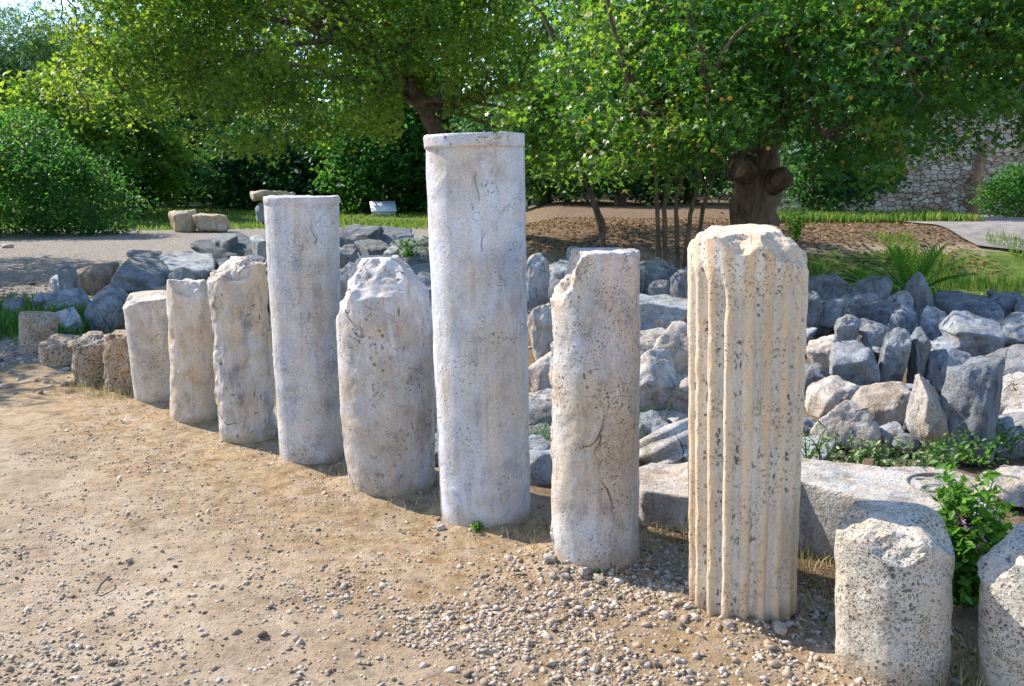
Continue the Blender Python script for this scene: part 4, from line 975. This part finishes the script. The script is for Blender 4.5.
bgtree(200, 62, 17, 14, 'dark', 'far wooded crown behind the dark lawn trees, left', 'broadleaf_tree', 380, low=.5)
bgtree(350, 62, 20, 15, 'dark', 'far wide tree filling the gap behind the bright tree', ncl=420, low=.2)
bgtree(545, 33, 5.0, 6, 'dark', 'dark tree on the bank right of the tallest shaft', ncl=240, low=.1)
bgtree(620, 30, 4.6, 5.0, 'dark', 'dark tree on the bank above the cracked shaft', ncl=240, low=.5)
bgtree(690, 32, 6.0, 5.5, 'dark', 'dark tree on the bank left of the knotted trunk', ncl=240, low=.2)
bgtree(832, 21, 3.6, 2.6, 'dark', 'dark tree on the bank between knotted trunk and stone wall', ncl=240, low=.0)
bgtree(600, 48, 10, 13, 'dark', 'far tall tree mass behind the bank, middle', ncl=300, low=.0)
bgtree(760, 46, 10, 12, 'dark', 'far tall tree mass behind the knotted trunk', ncl=300, low=.0)
bgtree(900, 33, 8.5, 8, 'oak', 'green tree rising above the stone wall, left part', ncl=300, low=1.5)
bgtree(1010, 35, 9, 9, 'oak', 'green tree rising above the stone wall near the right edge', ncl=300, low=1.2)
bgtree(1120, 30, 8.5, 8, 'oak', 'tree beyond the right photo edge', ncl=200, low=.5)

# young trees on the bank: thin bare stems
def sapling(stems, label, crown, y, kind=L_oak, ncl=60):
    base = at_y(stems[0][0][0], stems[0][0][1], y); b = (base[0], y, gzf(base[0], y)-.03)
    paths = []
    for st in stems:
        pts = [at_y(px, py, y+.02*i) for i, (px, py) in enumerate(st)]; pts[0][2] = gzf(pts[0][0], y)-.05; paths.append(pts)
    tree('young_tree', label, 'tree', b, None, crown, kind, B_dark, ncl=ncl, per=50, spread=.2, leaf=.11, tpl='oval', trad=(.036, .022), trunks=paths, nlimb=3, twigs=8, group='young trees on the bank')
sapling([[(662, 250), (657, 200), (655, 160), (650, 120)], [(668, 250), (664, 210), (668, 160), (672, 120)]], 'straight twin-stemmed young tree left of the knotted trunk', [(1.9, 12.8, 3.1, 1.1, .8, .9)], 12.9, L_plane)
sapling([[(684, 252), (690, 215), (700, 180), (706, 140)], [(690, 252), (704, 205), (716, 170)], [(680, 252), (676, 200), (690, 150)]], 'slanting cluster of young stems beside the knotted trunk', [(2.8, 13, 3.0, .8, .7, .8)], 13.1, L_plane)
sapling([[(606, 246), (600, 225), (592, 200), (588, 190)], [(604, 246), (603, 222), (596, 205), (590, 192)]], 'crooked dark young tree bending left above the cracked shaft', [(.9, 13.6, 2.35, .9, .7, .62), (1.7, 13.8, 2.6, .7, .6, .55)], 13.5, L_oak, 90)

# masonry wall on the right
def wall():
    y0 = 24.0; a = at_y(862, 212, y0); b = at_y(990, 212, y0-.6)
    xs = np.linspace(a[0]-3, b[0]+8, 160); hs = np.linspace(-.2, 2.6, 50); X, Z = np.meshgrid(xs, hs)
    Zt = Z.copy()
    n = fbm(np.stack([X*3.2, Z*5.5, X*0], -1), 5, 3)
    Y = y0-.045*(X-a[0])-.07*n
    front = np.stack([X, Y, Z+.72], -1).reshape(-1, 3); back = front.copy(); back[:, 1] = (Y+.6).reshape(-1)
    V = np.concatenate([front, back]); idx = np.arange(X.size).reshape(X.shape); N0 = X.size
    Q = np.stack([idx[:-1, :-1].ravel(), idx[:-1, 1:].ravel(), idx[1:, 1:].ravel(), idx[1:, :-1].ravel()], 1)
    e = [Q, Q[:, ::-1]+N0, np.stack([idx[-1, :-1], idx[-1, 1:], idx[-1, 1:]+N0, idx[-1, :-1]+N0], 1),
         np.stack([idx[:-1, 0], idx[1:, 0], idx[1:, 0]+N0, idx[:-1, 0]+N0], 1), np.stack([idx[:-1, -1]+N0, idx[1:, -1]+N0, idx[1:, -1], idx[:-1, -1]], 1)]
    o = np_mesh('stone_wall', V, e, M_wall, True); tag(o, 'old rubble masonry wall with brick-coloured strip behind the path at right', 'wall')
    # leaning brick-coloured buttress strip
    p = [at_y(px, py, y0-.32) for px, py in ((970, 216), (978, 216), (990, 140), (982, 140))]
    V = np.array([q for q in p]+[q+np.array([0, .6, 0]) for q in p]); 
    Q = np.array([[0, 1, 2, 3], [7, 6, 5, 4], [1, 5, 6, 2], [0, 3, 7, 4], [3, 2, 6, 7]])
    np_mesh('buttress', V, Q, M_brick, parent=o)
wall()

# ------------------------------------------------------------------ plants and grass
def blades(name, x, y, h, mat, label, cat, z=None, w=.006, lean=.5, kind='stuff', parent=None, rnd=None):
    n = len(x); z = ground_z(x, y) if z is None else z
    a = rng.uniform(0, 6.28, n); ln = rng.uniform(.1, lean, n)*h; b = rng.uniform(0, 6.28, n)
    dx, dy = np.cos(b)*w, np.sin(b)*w
    t = [0, .5, 1]; V = []
    for k, tk in enumerate(t):
        ox = np.cos(a)*ln*tk**2; oy = np.sin(a)*ln*tk**2; hz = h*tk*(1-.25*tk*ln/h)
        if tk < 1:
            s = 1-.4*tk; V += [np.stack([x+ox-dx*s, y+oy-dy*s, z+hz], 1), np.stack([x+ox+dx*s, y+oy+dy*s, z+hz], 1)]
        else: V += [np.stack([x+ox, y+oy, z+hz], 1)]
    V = np.stack(V, 1).reshape(-1, 3); i = np.arange(n)[:, None]*5
    Q = i+np.array([[0, 1, 3, 2]]); T = i+np.array([[2, 3, 4]])
    o = np_mesh(name, V, [Q, T], mat, False, rnd=np.repeat(rng.uniform(0, 1, n) if rnd is None else rnd, 5), parent=parent)
    if parent is None: tag(o, label, cat, kind=kind)
    return o
def patch(cx, cy, rx, ry, n):
    x = cx+rng.normal(0, rx, n); y = cy+rng.normal(0, ry, n); return x, y
# far lawn
x = rng.uniform(-26, 0, 16000); y = rng.uniform(28.5, 46, 16000); k = fbm(np.stack([x*.4, y*.4, x*0], 1), 8, 3) > -.25; x, y = x[k], y[k]
blades('lawn_grass', x, y, rng.uniform(.06, .16, len(x)), L_grass, 'sunlit lawn grass beyond the gravel', 'grass', w=.03, z=0*x)
# right bank grass
x = rng.uniform(3.2, 11, 15000); y = rng.uniform(11.6, 16.5, 15000); k = (fbm(np.stack([x*.9, y*.9, x*0], 1), 18, 3) > .12) & (y-.1*x < 15.4); x, y = x[k], y[k]
blades('bank_grass', x, y, rng.uniform(.06, .20, len(x)), L_grass, 'yellow-green grass along the foot of the bank behind the rubble', 'grass', w=.009)
x = rng.uniform(5, 9.5, 4000); y = rng.uniform(18.2, 20, 4000)
blades('verge_grass', x, y, rng.uniform(.1, .25, len(x)), L_grass, 'green grass verge before the stone wall', 'grass', w=.02)
# dry grass at the foot of the columns
xs, ys = [], []
for (px, py, n, s) in [(92, 385, 260, .13), (120, 396, 240, .12), (105, 392, 200, .2), (410, 500, 60, .1), (545, 540, 110, .12), (538, 470, 120, .15), (660, 545, 260, .16), (670, 520, 200, .12), (812, 560, 260, .16), (820, 600, 160, .10), (830, 570, 120, .12), (960, 660, 260, .10), (965, 690, 200, .1), (210, 425, 50, .1), (345, 480, 40, .06)]:
    P = at(px, py); x, y = patch(P[0], P[1], s, s, n); xs.append(x); ys.append(y)
x, y = np.concatenate(xs), np.concatenate(ys)
ok = np.ones(len(x), bool)
for (o, c, r, H) in COLS: ok &= np.hypot(x-c[0], y-c[1]) > r*.99
x, y = x[ok], y[ok]
blades('dry_grass', x, y, rng.uniform(.02, .085, len(x)), L_dry, 'dry straw-coloured grass tufts around the column feet', 'grass', w=.0022, lean=1.0)
# green grass at left around the lone drum
xs, ys = [], []
for (px, py, n, s) in [(15, 330, 1600, .35), (5, 310, 900, .35), (75, 322, 1500, .22), (60, 340, 500, .15), (100, 335, 400, .15), (655, 470, 160, .06), (648, 440, 80, .05), (540, 460, 150, .07)]:
    P = at(px, py); x, y = patch(P[0], P[1], s, s, n); xs.append(x); ys.append(y)
x, y = np.concatenate(xs), np.concatenate(ys)
ok = np.ones(len(x), bool)
for (o, c, r, H) in COLS: ok &= np.hypot(x-c[0], y-c[1]) > r*.99
x, y = x[ok], y[ok]
blades('green_grass', x, y, rng.uniform(.08, .30, len(x)), L_bush, 'lush green grass around the lone drum and rubble at left', 'grass', w=.005, lean=.8)

# dead leaves on bank and behind the row
def litter(n, x0, x1, y0, y1, cond, size, label):
    x = rng.uniform(x0, x1, n); y = rng.uniform(y0, y1, n); k = cond(x, y); x, y = x[k], y[k]
    P = np.stack([x, y, ground_z(x, y)+.012], 1); V, Fa, r = leaf_arrays(P, size, 'oval', 0, None, 2.5)
    tag(np_mesh('leaf_litter', V, Fa, L_litter, False, rnd=r), label, 'fallen leaves', kind='stuff')
litter(9000, 0, 8, 12.5, 20, lambda x, y: gz(x, y) > .1, .07, 'brown fallen leaves on the bank under the trees')
litter(7000, -4, 3.0, 2.3, 8, lambda x, y: ((x+y)/1.414-2.687 > .12) & ((x+y)/1.414-2.687 < .8), .03, 'dry leaf litter in the strip behind the columns')

def leafy(name, label, cat, P, stems, mat, leaf=.04, tpl='oval', per=14, flowers=0, group=None, spread=.5, hgt=.5, r0=.0, droop=.1):
    root = empty(name, tuple(P), label, cat, group); parts = []; L = []; tips = []
    for k in range(stems):
        a = rng.uniform(0, 6.28); l = rng.uniform(.5, 1)*hgt; o = spread*rng.uniform(.1, 1)
        t = np.linspace(0, 1, 7)[:, None]
        s0 = np.array([math.cos(a)*r0, math.sin(a)*r0, 0])*rng.uniform(0, 1)
        pth = s0+np.concatenate([math.cos(a)*o*t**1.5, math.sin(a)*o*t**1.5, l*np.sin(t*1.5)], 1); parts.append(tube(pth, np.linspace(.004, .0015, 7), 5))
        q = pth[rng.integers(1, 7, per)]+rng.normal(0, leaf*.55, (per, 3)); L.append(q); tips.append(pth[-1])
    V, Q = join(parts); np_mesh('stems', V, Q, L_bush, True, rnd=np.full(len(V), .6), parent=root)
    L = np.concatenate(L); L[:, 2] = np.abs(L[:, 2])
    V, Fa, r = leaf_arrays(L, leaf, tpl, droop); np_mesh('leaves', V, Fa, mat, False, rnd=r, parent=root)
    for k in range(flowers):
        q = tips[rng.integers(0, len(tips))]*rng.uniform(.6, .98); P_ = q+rng.normal(0, .012, (26, 3))
        V, Fa, r = leaf_arrays(P_, .018, 'oval', 0); np_mesh('flower', V, Fa, M_petal, False, rnd=r, parent=root)
    return root
P = at(984, 625, 0); leafy('flowering_shrub', 'bright green shrub with small pink flowers between the low pitted stumps', 'shrub', (P[0]+.02, P[1]+.16, 0), 50, L_weed, .046, per=22, flowers=9, spread=.13, hgt=.50, r0=.08)
P = at(478, 535, 0); leafy('weed', 'little green weed growing at the foot of the tallest shaft', 'weed', P, 14, L_weed, .016, per=10, spread=.04, hgt=.07)
P = at(598, 582, 0); leafy('weed', 'tiny grass sprig at the foot of the cracked shaft', 'weed', P, 6, L_weed, .010, per=5, spread=.015, hgt=.06)
P = at(383, 492, 0); leafy('weed', 'tiny green sprig beside the broken pointed column', 'weed', P, 6, L_weed, .010, per=5, spread=.02, hgt=.07)
runs = [(815, 452, 'left end above the carved slab'), (840, 455, 'second from left above the carved slab'), (866, 460, 'left of the tall pointed cream rock'), (890, 462, 'under the small square block'), (915, 464, 'right at the foot of the tall pointed rock'),
        (938, 466, 'between the pointed rock and the leaning slab'), (962, 462, 'at the foot of the big leaning slab'), (1000, 440, 'climbing on the rounded right edge rock'), (985, 455, 'right of the leaning slab foot')]
for i, (px, py, w) in enumerate(runs):
    P = at(px, py, .18); leafy('creeping_plant', 'pale green creeping plant, '+w, 'plant', (P[0], P[1]+.10, .10), 12, L_grey if i < 6 else L_weed, .032, per=9, spread=.16, hgt=.15, r0=.14, group='creeping plants behind the carved slab', droop=0)
P = at(796, 254, .3); leafy('green_weed', 'fresh green weed on the bank right of the knotted trunk', 'weed', (P[0], P[1], gzf(P[0], P[1])), 22, L_weed, .10, per=14, spread=.35, hgt=.6, tpl='star')
P = at(724, 222, .5); 
P = at_y(722, 236, 13.0); leafy('green_weed', 'leafy shoot at the left foot of the knotted trunk', 'weed', (P[0], P[1], gzf(P[0], P[1])), 14, L_plane, .10, per=10, spread=.25, hgt=.45, tpl='star')
P = at_y(412, 240, 15.5); leafy('green_weed', 'leafy weed between dark rocks and tallest shaft', 'weed', (P[0]-.05, P[1], 0), 26, L_weed, .07, per=12, spread=.4, hgt=.6)
P = at_y(740, 262, 12.4); 
for k, (px, py, yy, lab) in enumerate([(548, 250, 13.2, 'dry thin weed on the bank beside the tallest shaft'), (570, 250, 13.0, 'dry branching weed above the flat brown-edged slab'), (640, 250, 12.8, 'low leafy weeds left of the twin young stems')]):
    P = at_y(px, py, yy); leafy('dry_weed', lab, 'weed', (P[0], yy, gzf(P[0], yy)), 10, L_bush if k == 2 else L_dry, .03, per=5, spread=.22, hgt=.38)

# palm seedling
def palm(px, py, yy, label, nfr=11, L=.75):
    P = at_y(px, py, yy); root = empty('palm_seedling', (P[0], yy, gzf(P[0], yy)), label, 'plant')
    for k in range(nfr):
        a = k*2.4+.3; tilt = .35+.8*(k % 4)/4; t = np.linspace(0, 1, 16)
        hx = L*np.sin(tilt)*t+.12*t*t; hz = L*np.cos(tilt)*t-.30*t*t*tilt
        pth = np.stack([np.cos(a)*hx, np.sin(a)*hx, hz], 1); V, Q = tube(pth, np.linspace(.007, .002, 16), 5)
        Vs, Fs = [V], [Q]; off = len(V); side = np.array([-math.sin(a), math.cos(a), 0])
        tris = []
        for i in range(4, 16):
            d = pth[i]-pth[i-1]; d /= np.linalg.norm(d)
            for s in (-1, 1):
                ll = .22*(1-.55*abs(i/15-.45)*1.4); tip = pth[i]+(side*s*.75+d*.75)*ll+np.array([0, 0, .03-.02*i/15]); w = d*.012
                Vs.append(np.array([pth[i]-w, pth[i]+w, (pth[i]+tip)/2+w*1.1+np.array([0, 0, .015]), tip])); Fs.append(np.array([[0, 1, 2, 3]])+off); off += 4
        V = np.concatenate(Vs); np_mesh('frond', V, np.concatenate(Fs), L_weed, False, rnd=np.full(len(V), rng.uniform(.2, .8)), parent=root)
palm(913, 268, 11.9, 'young palm with arching fronds on the bank behind the rubble heap', 13, .82)
palm(868, 262, 12.9, 'faint smaller palm seedling left of the arching one', 7, .42)

print('objects', len(bpy.data.objects), 'verts', sum(len(m.vertices) for m in bpy.data.meshes))
